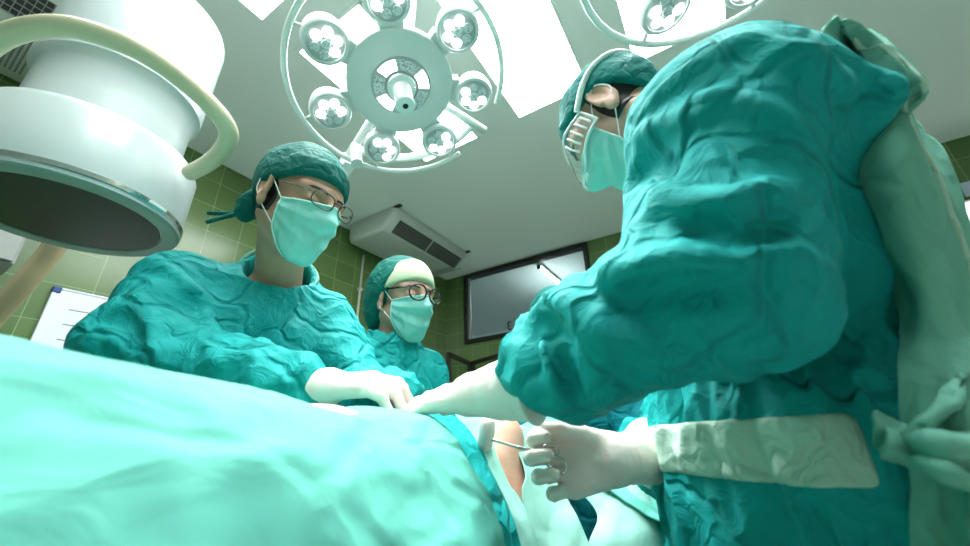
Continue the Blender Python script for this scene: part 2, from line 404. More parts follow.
g3 = glyph([arc(0, .5, .5, 40, 265), arc(0, -.5, .5, 95, 320)], -1.990, 2.215, .046, .022)      # a 3 seen from its back
g3.build('number', M['ink'], win)
glyph([arc(0, .1, .6, -60, 250), arc(.1, -.1, .22, 0, 360), [(-1.5, .9), (-1.3, 1.1)]], -1.86, 2.245, .045, .020).build('letter', M['ink'], win)
# the next room, as far as the window shows it
struct('wall_corridor', MB().box((-4.2, 6.6, 0), (1.2, 6.7, 3.1)).box((-4.3, YB+.1, 0), (-4.2, 6.6, 3.1)).box((1.2, YB+.1, 0), (1.3, 6.7, 3.1)), M['corridor'])
struct('ceiling_corridor', MB().box((-4.3, YB+.1, 2.98), (1.3, 6.7, 3.08)), M['corridor'])
struct('floor_corridor', MB().box((-4.3, YB+.1, -.1), (1.3, 6.7, 0)), M['floor'])
ft = thing('fluorescent_lamp', 'lit fluorescent tube lamp on the ceiling behind the observation window', 'ceiling light', (-1.62, 4.65, 2.98))
MB().box((-1.645, 4.02, 2.945), (-1.595, 5.30, 2.979)).build('lamp_housing', M['lamp_white'], ft, bevel=.004)
MB().tube([(-1.62, 4.05, 2.925), (-1.62, 5.27, 2.925)], .014, 12).build('lamp_tube', M['tube_glow'], ft, smooth=True)
for yy in (4.03, 5.26): MB().box((-1.64, yy, 2.90), (-1.60, yy+.03, 2.946)).build('tube_holder', M['dark_metal'], ft)
# recessed ceiling lights
names = ['recessed white ceiling light panel left of the big surgical lamp, nearer the camera', 'recessed ceiling light panel half hidden behind the big surgical lamp',
         'middle ceiling light panel, the nearer one, above the surgical lamps', 'large bright ceiling light panel just left of the goggled surgeon\'s cap',
         'right ceiling light panel, the nearer one above the second lamp', 'ceiling light panel directly above the goggled surgeon\'s head, behind the second lamp']
for (x0, x1, y0, y1), lb in zip(TR, names):
    t_ = thing('ceiling_light', lb, 'ceiling light', ((x0+x1)/2, (y0+y1)/2, ZC), 'recessed ceiling light panels')
    MB().box((x0+.006, y0+.006, ZC-.006), (x1-.006, y1-.006, ZC-.002)).build('diffuser', M['diffuser'], t_)
    w = .012
    MB().box((x0-w, y0-w, ZC-.009), (x1+w, y0+.006, ZC)).box((x0-w, y1-.006, ZC-.009), (x1+w, y1+w, ZC)).box((x0-w, y0, ZC-.009), (x0+.006, y1, ZC)).box((x1-.006, y0, ZC-.009), (x1+w, y1, ZC)).build('frame', M['ceiling'], t_)
# ceiling air conditioners
def air_con(y0, y1, label):
    x0, x1, z0 = -2.83, -2.20, 2.79
    r = thing('air_conditioner', label, 'air conditioner', ((x0+x1)/2, (y0+y1)/2, ZC), 'ceiling air conditioners')
    # casing: rounded cross-section in x-z swept along y, end faces rounded in
    prof = [(x0, ZC-.001), (x0, z0+.05), (x0+.02, z0+.015), (x0+.06, z0), (x1-.16, z0), (x1-.145, z0+.006), (x1-.015, z0+.125), (x1, z0+.15), (x1+.004, ZC-.001)]
    v = []; f = []; ys = [(y0, .06), (y0+.012, .022), (y0+.04, 0), (y1-.04, 0), (y1-.012, .022), (y1, .06)]
    cx, cz = (x0+x1)/2, ZC
    for yy, ins in ys:
        for (x, z) in prof:
            kx = 1-ins/.33; kz = 1-ins/.30 if z < ZC-.01 else 1
            v.append((cx+(x-cx)*kx, yy, cz+(z-cz)*kz))
    n = len(prof)
    for i in range(len(ys)-1):
        for j in range(n):
            a, b = i*n+j, i*n+(j+1) % n; f.append((a, b, b+n, a+n))
    f += [tuple(range(n))[::-1], tuple((len(ys)-1)*n+j for j in range(n))]
    MB().add(v, f).build('casing', M['ac'], r, smooth='auto')
    # outlet grille on the long face, in two halves
    ym = (y0+y1)/2
    gu = unit([.130, 0, .119]); gn = np.array([gu[2], 0, -gu[0]]); GR = np.stack([gu, [0, 1, 0], gn], 1); L_ = .176
    for (a, b) in ((y0+.10, ym-.012), (ym+.012, y1-.08)):
        org = np.array([x1-.145, a, z0+.006]); w_ = b-a
        g = MB().box((.015, 0, -.01), (L_-.02, w_, .003), GR, org).build('grille', M['grille'], r)
        s = MB(); k = int(w_/.024)
        for i in range(k+1): s.box((.015, i*w_/k-.0016, .002), (L_-.02, i*w_/k+.0016, .007), GR, org)
        for q in range(6): s.box((.015+q*(L_-.035)/5-.002, 0, .002), (.015+q*(L_-.035)/5+.002, w_, .008), GR, org)
        s.build('grille_bars', M['slat'], g)
    # return-air perforations underneath and seams
    p = MB()
    for i in range(24):
        for j in range(5): p.lathe([(.005, 0), (.005, -.0015)], 6, o=(x0+.12+i*.017, y1-.16+j*.017, z0+.0005))
    p.build('perforations', M['grille'], r)
    MB().box((x0+.02, y1-.062, z0-.0015), (x1-.04, y1-.058, z0+.001)).build('seam', M['grille'], r)
    for yy in (y0+.02, y1-.02):
        MB().box((x1-.03, yy-.02, ZC-.012), (x1+.05, yy+.02, ZC-.002)).build('bracket', M['dark_metal'], r)
    return r
air_con(2.15, 3.33, 'grey ceiling air conditioner above the nurse in round glasses')
air_con(-1.15, 0.07, 'grey ceiling air conditioner in the top left corner, behind the white drum')
# wall fittings
def pl(x, y): r = at(x, y, 1)-CAM; return CAM+r*(XL/r[0])
pp = MB().tube([(XL+.02, 2.42, 2.79), (XL+.02, 2.42, .3)], .012, 10)
pw = thing('wall_pipe', 'thin white pipe running down the green tiles from the air conditioner', 'pipe', (XL, 2.42, .3))
pp.build('tube', M['pipe'], pw, smooth=True)
for zz in (.6, 1.2, 1.8, 2.4): MB().box((XL, 2.40, zz), (XL+.036, 2.44, zz+.02)).build('clip', M['pipe'], pw)
go = thing('gas_outlet_panel', 'small white outlet panel with a red knob behind the nurse\'s shoulder', 'outlet panel', (XL, 2.36, 1.95))
MB().box((XL, 2.27, 1.90), (XL+.05, 2.37, 2.11)).build('back_plate', M['pipe'], go, bevel=.006)
for i, (yy, zz, m_) in enumerate(((2.30, 2.03, 'red'), (2.335, 1.96, 'chrome'), (2.34, 2.06, 'chrome'))):
    MB().lathe([(.018, 0), (.018, .03), (.012, .05)], 14, R=[[0, 0, 1], [0, 1, 0], [-1, 0, 0]], o=(XL+.05, yy, zz)).build('outlet', M[m_], go, smooth='auto')
wbd = thing('whiteboard', 'white duty board ruled with black lines on the green tiled wall', 'whiteboard', (XL, .75, 1.2))
MB().box((XL+.005, .445, .95), (XL+.022, 1.35, 1.800)).build('panel', M['board'], wbd)
bf = MB()
for lo, hi in (((XL, .435, .94), (XL+.027, .449, 1.808)), ((XL, 1.345, .94), (XL+.027, 1.36, 1.808)), ((XL, .435, 1.796), (XL+.027, 1.36, 1.808)), ((XL, .435, .94), (XL+.027, 1.36, .952))): bf.box(lo, hi)
bf.build('frame', M['board'], wbd, bevel=.003)
for yy in (.432, 1.322):
    for zz in (.937, 1.775): MB().box((XL, yy, zz), (XL+.030, yy+.034, zz+.034)).build('corner_cap', M['blue_cap'], wbd, bevel=.006)
rl = MB()
for zz in (1.70, 1.62, 1.54, 1.46, 1.38, 1.3): rl.box((XL+.0215, .52, zz), (XL+.0228, 1.3, zz+.004))
rl.build('ruled_lines', M['ink'], wbd)
q0 = pl(-8, 284)
wc = thing('wall_cabinet', 'grey cabinet hung high on the tiles at the left edge of the photo', 'cabinet', (XL, q0[1]-.4, q0[2]))
MB().box((XL, q0[1]-.8, q0[2]), (XL+.38, q0[1], q0[2]+.55)).build('body', M['grey_box'], wc, bevel=.006)
for k in (0, 1):
    d_ = MB().box((XL+.38, q0[1]-.79+k*.395, q0[2]+.01), (XL+.396, q0[1]-.405+k*.395, q0[2]+.54)).build('door', M['grey_box'], wc, bevel=.003)
    MB().tube([(XL+.41, q0[1]-.42+k*.05, q0[2]+.1), (XL+.41, q0[1]-.42+k*.05, q0[2]+.2)], .006, 8).build('handle', M['steel'], d_, smooth=True)
# folding screen in the far corner
sc = thing('folding_screen', 'dark metal framed folding screen with clear panes in the far corner', 'folding screen', (-2.37, 3.6, 0))
A_, B_, C_ = np.array([-2.248, 3.036, 0]), np.array([-2.374, 3.617, 0]), np.array([-1.81, 3.401, 0])
for (p, q) in ((A_, B_), (B_+np.array([.03, -.005, 0]), C_)):
    u = unit(q-p); L = np.linalg.norm(q-p); nrm = np.array([-u[1], u[0], 0]); R = np.stack([u, nrm, [0, 0, 1]], 1)
    lf = MB()
    for lo, hi in (((0, -.018, .1), (.04, .018, 1.80)), ((L-.04, -.018, .1), (L, .018, 1.80)), ((0, -.018, 1.76), (L, .018, 1.80)), ((0, -.018, .1), (L, .018, .15)), ((0, -.018, .9), (L, .018, .94))): lf.box(lo, hi, R, p)
    o = lf.build('leaf_frame', M['dark_metal'], sc, bevel=.003)
    MB().box((.04, -.003, .94), (L-.04, .003, 1.76), R, p).build('pane', M['pane'], o)
    MB().box((.04, -.004, .15), (L-.04, .004, .90), R, p).build('panel', M['grey_box'], o)
    for e in (.02, L-.02): MB().lathe([(.02, 0), (.025, .03), (.012, .1)], 12, o=p+u*e).build('foot', M['black'], o, smooth='auto')
# lit film viewer on the back wall at the right
lb_ = thing('film_viewer', 'white lit film viewer on the far wall at the right edge', 'light box', (1.95, YB, 2.3))
MB().box((1.70, YB-.09, 2.18), (2.35, YB, 2.46)).build('housing', M['lamp_white'], lb_, bevel=.008)
MB().box((1.72, YB-.094, 2.20), (2.33, YB-.089, 2.44)).build('screen', M['film_glow'], lb_)
nb_ = thing('wall_notice', 'pale blue notice sheet above the lit film viewer', 'notice', (1.95, YB, 2.55))
MB().box((1.82, YB-.012, 2.515), (2.2, YB, 2.63)).build('sheet', M['film_blue'], nb_, bevel=.002)
# ------------------------------------------------------------------ surgical lamps
def frame_from(n, ph=0.0):
    """rotation whose -Z axis is the beam direction n"""
    n = unit(n); a = unit(np.cross(n, [0, 0, 1.0])); b = np.cross(n, a)
    a2 = math.cos(ph)*a+math.sin(ph)*b; b2 = -math.sin(ph)*a+math.cos(ph)*b
    return np.stack([a2, -b2, -n], 1)
def surgical_lamp(c, n, ph, label, arcs, yoke, arm_to):
    """lamp head in its own frame: pods lie in the plane z = 0, light leaves towards -z"""
    c = np.array(c); Rw = frame_from(n, ph); rot = Matrix(Rw.tolist())
    r = thing('surgical_lamp', label, 'surgical lamp', c, 'ceiling surgical lamps', rot=rot)
    def loc(mb, name, m, par=r, smooth='auto', bevel=0.0): return mb.build(name, m, par, smooth=smooth, world=False, bevel=bevel)
    hub = MB().lathe([(.09, .10), (.15, .075), (.176, .035), (.178, .004), (.174, 0), (.105, -.003), (.10, -.001)], 72)
    loc(hub, 'hub', M['lamp_body'])
    # ring of lenses round the handle
    rg = loc(MB().lathe([(.052, -.002), (.056, -.007), (.094, -.007), (.099, -.001)], 60), 'lens_ring', M['lens_glass'])
    for k in range(7):
        a0 = 2*PI*k/7+.08; a1 = a0+2*PI/7-.16; seg = []
        for i in range(7):
            a = a0+(a1-a0)*i/6; seg.append((a,))
        v = []; f = []
        for (a,) in seg: v += [(.058*math.cos(a), .058*math.sin(a), -.0085), (.092*math.cos(a), .092*math.sin(a), -.0085)]
        for i in range(6): f.append((2*i, 2*i+1, 2*i+3, 2*i+2))
        lit = k in (0, 2, 5); loc(MB().add(v, f), 'lit_lens' if lit else 'lens_facets', M['lens'] if lit else M['lens_dim'], rg, False)
    hd = loc(MB().lathe([(.048, -.004), (.047, -.018), (.038, -.020), (.031, -.022), (.030, -.10), (.033, -.112), (.030, -.120), (.010, -.122)], 40), 'handle', M['lamp_white'])
    loc(MB().lathe([(.0095, -.1215), (.0085, -.1235)], 20), 'handle_socket', M['black'], hd)
    for a in (.6, 2.5): loc(MB().lathe([(.004, -.0185), (.003, -.0205)], 10, o=(.042*math.cos(a), .042*math.sin(a), 0)), 'screw', M['steel'], hd)
    for k in range(7):
        a = 2*PI*k/7; u = np.array([math.cos(a), math.sin(a), 0]); w = np.array([-u[1], u[0], 0]); o = u*.256; tl = .13
        # each pod leans inwards, towards the focus
        nn = unit(np.array([0, 0, -1.0])-u*tl); xx = unit(u-nn*np.dot(u, nn)); R = np.stack([xx, np.cross(-nn, xx), -nn], 1)
        p = loc(MB().lathe([(.02, .062), (.045, .058), (.062, .040), (.068, .012), (.068, -.010), (.064, -.016), (.056, -.016), (.054, -.010)], 44, R=R, o=o), 'light_pod', M['lamp_body'])
        loc(MB().lathe([(.054, -.012), (.030, -.016), (.004, -.017)], 36, R=R, o=o), 'lens_cover', M['lens_glass'], p)
        for i in range(6):
            b = 2*PI*i/6+.3; d_ = (.0155, -.0185); cc = np.array([.033*math.cos(b), .033*math.sin(b), 0])
            lit = ((i+2*k) % 6) in (0, 1, 2, 3)
            loc(MB().lathe([(.0155, -.0155), (.0135, -.0185), (.003, -.0190)], 18, R=R, o=o+R @ cc, capa=False), 'lit_lens' if lit else 'lens_facets', M['lens'] if lit else M['lens_dim'], p, False)
        loc(MB().lathe([(.0145, -.0165), (.012, -.019), (.003, -.0195)], 18, R=R, o=o, capa=False), 'lens_facets', M['lens_dim'], p, False)
        nk = MB()
        v = [];
        for (q, hw, z0, z1) in ((.160, .036, .012, .05), (.200, .040, .010, .052)):
            for s_ in (-1, 1):
                for z in (z0, z1): v.append(u*q+w*hw*s_+np.array([0, 0, z]))
        nk.add(v, [(0, 1, 3, 2), (4, 6, 7, 5), (0, 4, 5, 1), (2, 3, 7, 6), (0, 2, 6, 4), (1, 5, 7, 3)])
        loc(nk, 'pod_neck', M['lamp_body'], p, False, .004)
        sp_ = bpy.data.lights.new('pod_beam', 'SPOT'); sp_.energy = BEAM; sp_.spot_size = math.radians(66); sp_.spot_blend = 0.6; sp_.shadow_soft_size = .05; sp_.color = (0.97, 1.0, 0.99)
        lo = bpy.data.objects.new('pod_beam', sp_); link(lo, r)
        R3 = Matrix(R.tolist()); lo.matrix_local = Matrix.Translation(Vector(o+nn*.03)) @ R3.to_4x4()
    # grab rails round the pods
    for (a0, a1, rr) in arcs:
        pts = [(rr*math.cos(math.radians(a0+(a1-a0)*i/40)), rr*math.sin(math.radians(a0+(a1-a0)*i/40)), -.005) for i in range(41)]
        ra = loc(MB().tube(pts, .0095, 12), 'grab_rail', M['lamp_white'], smooth=True)
        for k in range(7):
            a = math.degrees(2*PI*k/7)
            for aa in (a-360, a, a+360):
                if min(a0, a1)+4 < aa < max(a0, a1)-4:
                    u = np.array([math.cos(math.radians(aa)), math.sin(math.radians(aa)), 0])
                    loc(MB().tube([u*.318+np.array([0, 0, .01]), u*(rr-.004)+np.array([0, 0, -.004])], .006, 8), 'rail_bracket', M['lamp_body'], ra, True)
    # yoke behind the pods and its pivots
    if yoke:
        a0, a1 = yoke; yr = .345
        pts = [(yr*math.cos(math.radians(a0+(a1-a0)*i/30)), yr*math.sin(math.radians(a0+(a1-a0)*i/30)), .07) for i in range(31)]
        loc(MB().tube(pts, .016, 12), 'yoke', M['lamp_white'], smooth=True)
        for a in (a0, a1):
            u = np.array([math.cos(math.radians(a)), math.sin(math.radians(a)), 0])
            kb = loc(MB().tube([u*.17+np.array([0, 0, .06]), u*.40+np.array([0, 0, .06])], .016, 14), 'yoke_spoke', M['lamp_white'], smooth=True)
        u = np.array([math.cos(math.radians(a0)), math.sin(math.radians(a0)), 0])
        loc(MB().tube([u*.325+np.array([0, 0, .05]), u*.325+np.array([0, 0, -.055])], [.022]*2, 22), 'pivot_knob', M['lamp_body'], smooth='auto')
        loc(MB().box((-.03, -.022, -.03), (.03, .022, .03), np.stack([u, [-u[1], u[0], 0], [0, 0, 1]], 1), u*.405+np.array([0, 0, .03])), 'pivot_block', M['lamp_white'], bevel=.006)
    # column up to the ceiling
    Ri = Rw.T; top = Ri @ (np.array([arm_to[0], arm_to[1], ZC-.001])-c); el_ = Ri @ (np.array([arm_to[0], arm_to[1], c[2]+.36])-c)
    loc(MB().tube(spline([(0, 0, .09), (0, 0, .16), el_, top], 10), .03, 16), 'ceiling_arm', M['lamp_white'], smooth=True)
    up = Ri @ np.array([0, 0, 1.0]); xx = unit(np.cross(up, [0, 1, 0])); Rf = np.stack([xx, np.cross(up, xx), up], 1)
    loc(MB().lathe([(.05, -.09), (.11, -.06), (.12, 0)], 32, R=Rf, o=top), 'ceiling_mount', M['lamp_white'])
    return r
LN = np.array([0.272, -0.058, -0.9605])
LC = at(401.4, 86.2, 1.30)
surgical_lamp(LC, LN, 0.094, 'round surgical lamp with seven lit pods hanging over the patient, fully in view', [(158, 78, .350), (199, 378, .354)], (272, 181), (LC[0]-.02, LC[1]+.02))
LC2 = at(742, -112, 0.82)
surgical_lamp(LC2, np.array([.10, .12, -.98]), .55, 'second surgical lamp cut off by the top edge above the goggled surgeon', [(0, 360, .36)], None, (LC2[0]+.05, LC2[1]+.05))

# ------------------------------------------------------------------ C-arm X-ray machine
CX, CY, CZ = -1.2, .155, 1.5
xm = thing('xray_machine', 'big white drum of an X-ray machine with a round dark face', 'X-ray machine', (CX, CY-1.35, 0))
def dl(prof, name, m, par=xm, n=96): return MB().lathe(prof, n, o=(CX, CY, CZ)).build(name, m, par, smooth='auto')
hs = dl([(.205, .0), (.2055, .024), (.2055, .030), (.205, .165), (.198, .182), (.18, .19), (.158, .195)], 'housing', M['white_enamel'])
dl([(.2062, .0085), (.2080, .010), (.2080, .021), (.2062, .0225)], 'chrome_band', M['chrome'], hs, 120)
mk = MB()
for k in range(6):
    a = .42+k*.035; mk.box((-.004, -.0012, -.004), (.004, .0012, .003), [[-math.sin(a), math.cos(a), 0], [math.cos(a), math.sin(a), 0], [0, 0, 1]], (CX+.2092*math.cos(a), CY+.2092*math.sin(a), CZ+.016))
mk.build('band_marks', M['lamp_white'], hs)
dl([(.168, .002), (.170, -.004), (.200, -.005), (.205, .0005)], 'face_ring', M['face_ring'])
dl([(.168, .003), (.166, -.002), (.02, -.003)], 'detector_face', M['dark_screen'])
dl([(.158, .19), (.156, .26), (.156, .335), (.164, .352), (.1715, .36), (.172, .375), (.172, .655), (.165, .675), (.148, .685)], 'drum', M['white_enamel'])
hb = [at(-75, 95, .70), at(-30, 60, .69), at(10, 34, .685), at(60, 26, .69), at(110, 38, .71), at(150, 57, .735), at(190, 86, .765), at(219, 115, .795), at(229, 135, .83), at(221, 152, .875), at(207, 164, .91), at(190, 173, .945)]
MB().tube(spline(hb, 8), .0185, 18).build('grab_handle', M['cream_plastic'], xm, smooth=True)
MB().tube(spline([at(-60, 372, 1.0), at(0, 309, 1.06), at(24, 283, 1.09), at(48, 255, 1.13), at(80, 212, 1.17), (CX-.16, CY+.09, CZ+.10)], 6), .027, 14).build('lower_handle', M['beige'], xm, smooth=True)
cb = MB(); RA = .80; zc_ = CZ-.02
pr = []
for i in range(41):
    a = math.radians(100+170*i/40); pr.append((CY-.06+RA*math.cos(a), zc_+RA*math.sin(a)))
v = []; f = []
for i, (y, z) in enumerate(pr):
    a = math.radians(100+170*i/40)
    for dr, dx in ((-.06, -.05), (.04, -.05), (.04, .05), (-.06, .05)): v.append((CX+dx, CY-.06+(RA+dr)*math.cos(a), zc_+(RA+dr)*math.sin(a)))
for i in range(40):
    for j in range(4): f.append((i*4+j, i*4+(j+1) % 4, i*4+4+(j+1) % 4, i*4+4+j))
f += [(0, 1, 2, 3), (160, 163, 162, 161)]
cb.add(v, f); cb.build('c_arm', M['grey_box'], xm, smooth='auto')
MB().box((CX-.28, CY-1.75, .12), (CX+.28, CY-.95, 1.15)).build('cabinet', M['white_enamel'], xm, bevel=.03)
MB().box((CX-.09, CY-1.0, 1.10), (CX+.09, CY-.82, 1.28)).build('arm_carriage', M['grey_box'], xm, bevel=.02)
MB().lathe([(.11, .62), (.12, .70), (.12, .80), (.09, .84)], 32, o=(CX, CY-.06, 0)).build('tube_head', M['white_enamel'], xm, smooth='auto')
for sx in (-.22, .22):
    for sy in (-1.65, -1.05): MB().lathe([(.055, -.02), (.06, -.015), (.06, .015), (.055, .02)], 20, R=[[0, 0, 1], [0, 1, 0], [-1, 0, 0]], o=(CX+sx, CY+sy, .06)).build('caster', M['black'], xm, smooth='auto')

# ------------------------------------------------------------------ operating table, drapes
tb = thing('operating_table', 'operating table hidden under the green drapes', 'table', (-.46, .35, 0))
MB().box((-.74, -1.1, .64), (-.30, 1.35, .70)).build('table_top', M['black'], tb, bevel=.02)
MB().box((-.60, -.05, .12), (-.34, .55, .64)).build('column', M['steel'], tb, bevel=.02)
MB().box((-.75, -.35, .0), (-.17, .85, .12)).build('base', M['steel'], tb, bevel=.03)
def grid(name, fn, nu, nv, m, parent=None, thick=0.003, keep=None):
    """cloth sheet from fn(U, V) -> points; U, V in 0..1"""
    U, V = np.meshgrid(np.linspace(0, 1, nu), np.linspace(0, 1, nv), indexing='ij'); P = fn(U, V).reshape(-1, 3)
    i, j = np.meshgrid(np.arange(nu-1), np.arange(nv-1), indexing='ij'); a = (i*nv+j).ravel(); Q = np.stack([a, a+nv, a+nv+1, a+1], 1)
    if keep is not None: Q = Q[keep(P[Q].mean(1))]
    used = np.unique(Q); mp = -np.ones(len(P), int); mp[used] = np.arange(len(used))
    o = mesh_obj(name, P[used], mp[Q], m, parent)
    if thick:
        sd = o.modifiers.new('thickness', 'SOLIDIFY'); sd.thickness = thick; sd.offset = 1
    return o
def normals(P):
    du = np.gradient(P, axis=0); dv = np.gradient(P, axis=1); n = np.cross(du, dv); return n/(np.linalg.norm(n, axis=2, keepdims=True)+1e-9)
def folds(P, seed, amp, size, along=(0, 1, 0), stretch=4.0, warp=.35):
    """creases that run along a direction"""
    sh = P.shape[:-1]; p = P.reshape(-1, 3); al = unit(along); t = (p @ al)[:, None]*al
    q = ((p-t)+t/stretch)/size
    w = np.stack([vnoise(q*.7+7.3, seed+1), vnoise(q*.7+3.1, seed+2), vnoise(q*.7+9.7, seed+3)], 1)-.5
    q = q+w*2*warp
    d = ridge(q, seed)**2*.62+ridge(q*2.1+5, seed+4)**2*.26+vnoise(q*4.3, seed+5)*.12
    return (amp*(d-.35)).reshape(sh)
# big foreground drape over the patient
def big_drape(U, V):
    y = -1.15+1.80*U; y = np.where(U > .72, -1.15+1.80*.72+(U-.72)/.28*(.648+1.15-1.80*.72), y)
    s = np.clip((y-.44)/.205, 0, 1); g = np.sqrt(np.maximum(1-s**2.2, 0.0))
    a = PI*(1.0-V); ca, sa = np.cos(a), np.sin(a); ex = 2/2.35
    hx = np.where(ca > 0, .30, .27)-.075*np.clip((y-.2)/.4, 0, 1)
    x = -.50+hx*np.sign(ca)*np.abs(ca)**ex*(0.55+.45*g); z = .62+((.450-.028*np.clip((y-.05)/.3, 0, 1))*np.abs(sa)**ex)*g
    x = x+.02*np.sin(y*5); z = z-.035*np.clip((.55-np.abs(y-.1))/1.0, -1, 0)
    # skirt of the sheet hangs below the table edge
    edge = np.clip((np.abs(V-.5)-.42)/.08, 0, 1); z = z-.28*edge; x = x+np.sign(V-.5)*.03*edge
    P = np.stack([x, y, z], -1); n = normals(P)
    if np.mean(n[:, n.shape[1]//2, 2]) < 0: n = -n
    d = folds(P, 3, .030, .20, (.55, .75, .2), 3.0)+folds(P, 17, .010, .085, (.8, .5, .1), 3.0)
    return P+n*d[..., None]
bd = grid('surgical_drape', big_drape, 260, 190, M['drape'], None, .004)
tag(bd, 'large mint green surgical drape humped over the patient across the foreground', 'drape')
# ------------------------------------------------------------------ people
def head_axes(az, pitch, roll=0.0):
    """rows: forward, left, up of the head"""
    a, p, r = math.radians(az), math.radians(pitch), math.radians(roll)
    f = np.array([math.cos(a)*math.cos(p), math.sin(a)*math.cos(p), math.sin(p)]); l = np.array([-math.sin(a), math.cos(a), 0]); u = np.cross(f, l)
    return np.stack([f, math.cos(r)*l+math.sin(r)*u, math.cos(r)*u-math.sin(r)*l])
def head_core(q):
    m = np.abs(q[:, 1]); s = np.stack([q[:, 0], m, q[:, 2]], 1)
    d = ell(s, (-.014, 0, .035), (.094, .075, .086))
    d = smin(d, ell(s, (.040, 0, .022), (.047, .062, .048)), .02)
    d = smin(d, ell(s, (.034, .030, -.035), (.044, .034, .042)), .02)
    d = smin(d, ell(s, (.028, 0, -.055), (.054, .050, .062)), .02)
    d = smin(d, rc(s, (-.012, .052, -.055), (.056, .018, -.100), .019, .018), .025)
    d = smin(d, rc(s, (.062, -.008, -.100), (.062, .008, -.100), .020, .020), .02)
    d = smin(d, rc(s, (.080, .014, .022), (.062, .052, .020), .011, .010), .012)
    d = smax(d, -ell(s, (.094, .032, .000), (.018, .021, .0135)), .012)
    d = smin(d, ell(s, (.072, .032, -.002), (.0165, .0165, .0135)), .006)
    d = smin(d, rc(s, (.086, 0, .006), (.112, 0, -.034), .0085, .0115), .012)
    d = smin(d, rc(s, (.094, .012, -.038), (.098, .010, -.036), .0085, .008), .008)
    d = smin(d, rc(s, (.088, 0, -.066), (.080, .020, -.067), .008, .005), .008)
    d = smin(d, rc(s, (.087, 0, -.077), (.079, .018, -.076), .009, .005), .008)
    return d
ES = 1.15
def ear(q):
    m = np.abs(q[:, 1]); s = np.stack([q[:, 0], m, q[:, 2]], 1)
    c, sn = math.cos(.35), math.sin(.35); a = (s-np.array([-.008, .080, -.004]))/ES; r = np.stack([a[:, 0]*c+a[:, 1]*sn, -a[:, 0]*sn+a[:, 1]*c, a[:, 2]], 1)
    d = ell(r, (-.004, 0, .004), (.0195, .0085, .0325)); d = smin(d, ell(r, (.004, -.001, -.028), (.010, .006, .011)), .008)
    d = smax(d, -ell(r, (.0, .0075, .006), (.0125, .0085, .0225)), .003)
    d = smin(d, rc(r, (.012, .001, -.006), (.013, .001, -.014), .004, .004), .004)
    return d
class Head:
    def __init__(s, O, A, k=1.0): s.O = np.array(O, float); s.A = np.array(A); s.k = k
    def loc(s, p): return (p-s.O) @ s.A.T/s.k
    def w(s, *q): return s.O+s.k*(np.array(q, float) @ s.A)
    def wm(s, Q): return s.O+s.k*(np.asarray(Q, float) @ s.A)
def bbox(pts, r): P = np.array(pts); return P.min(0)-r, P.max(0)+r
def crumple(p, seed, size, st=None):
    q = p/size if st is None else p/size/np.asarray(st)
    w = np.stack([vnoise(q*.6+11.3, seed+1), vnoise(q*.6+5.1, seed+2), vnoise(q*.6+1.7, seed+3)], 1)-.5
    q = q+w*1.1
    return ridge(q, seed)**2*.50-worley(q*.9+2.2, seed+6)*.42+ridge(q*2.07+3, seed+4)**2*.22+vnoise(q*3.9, seed+5)*.08-.12
def limb_uv(p, a, b):
    """distance along and round a limb"""
    a = np.array(a); b = np.array(b); t = unit(b-a); x = unit(np.cross(t, [0.13, .3, 1])); y = np.cross(t, x); q = p-a
    return q @ t, np.arctan2(q @ y, q @ x)
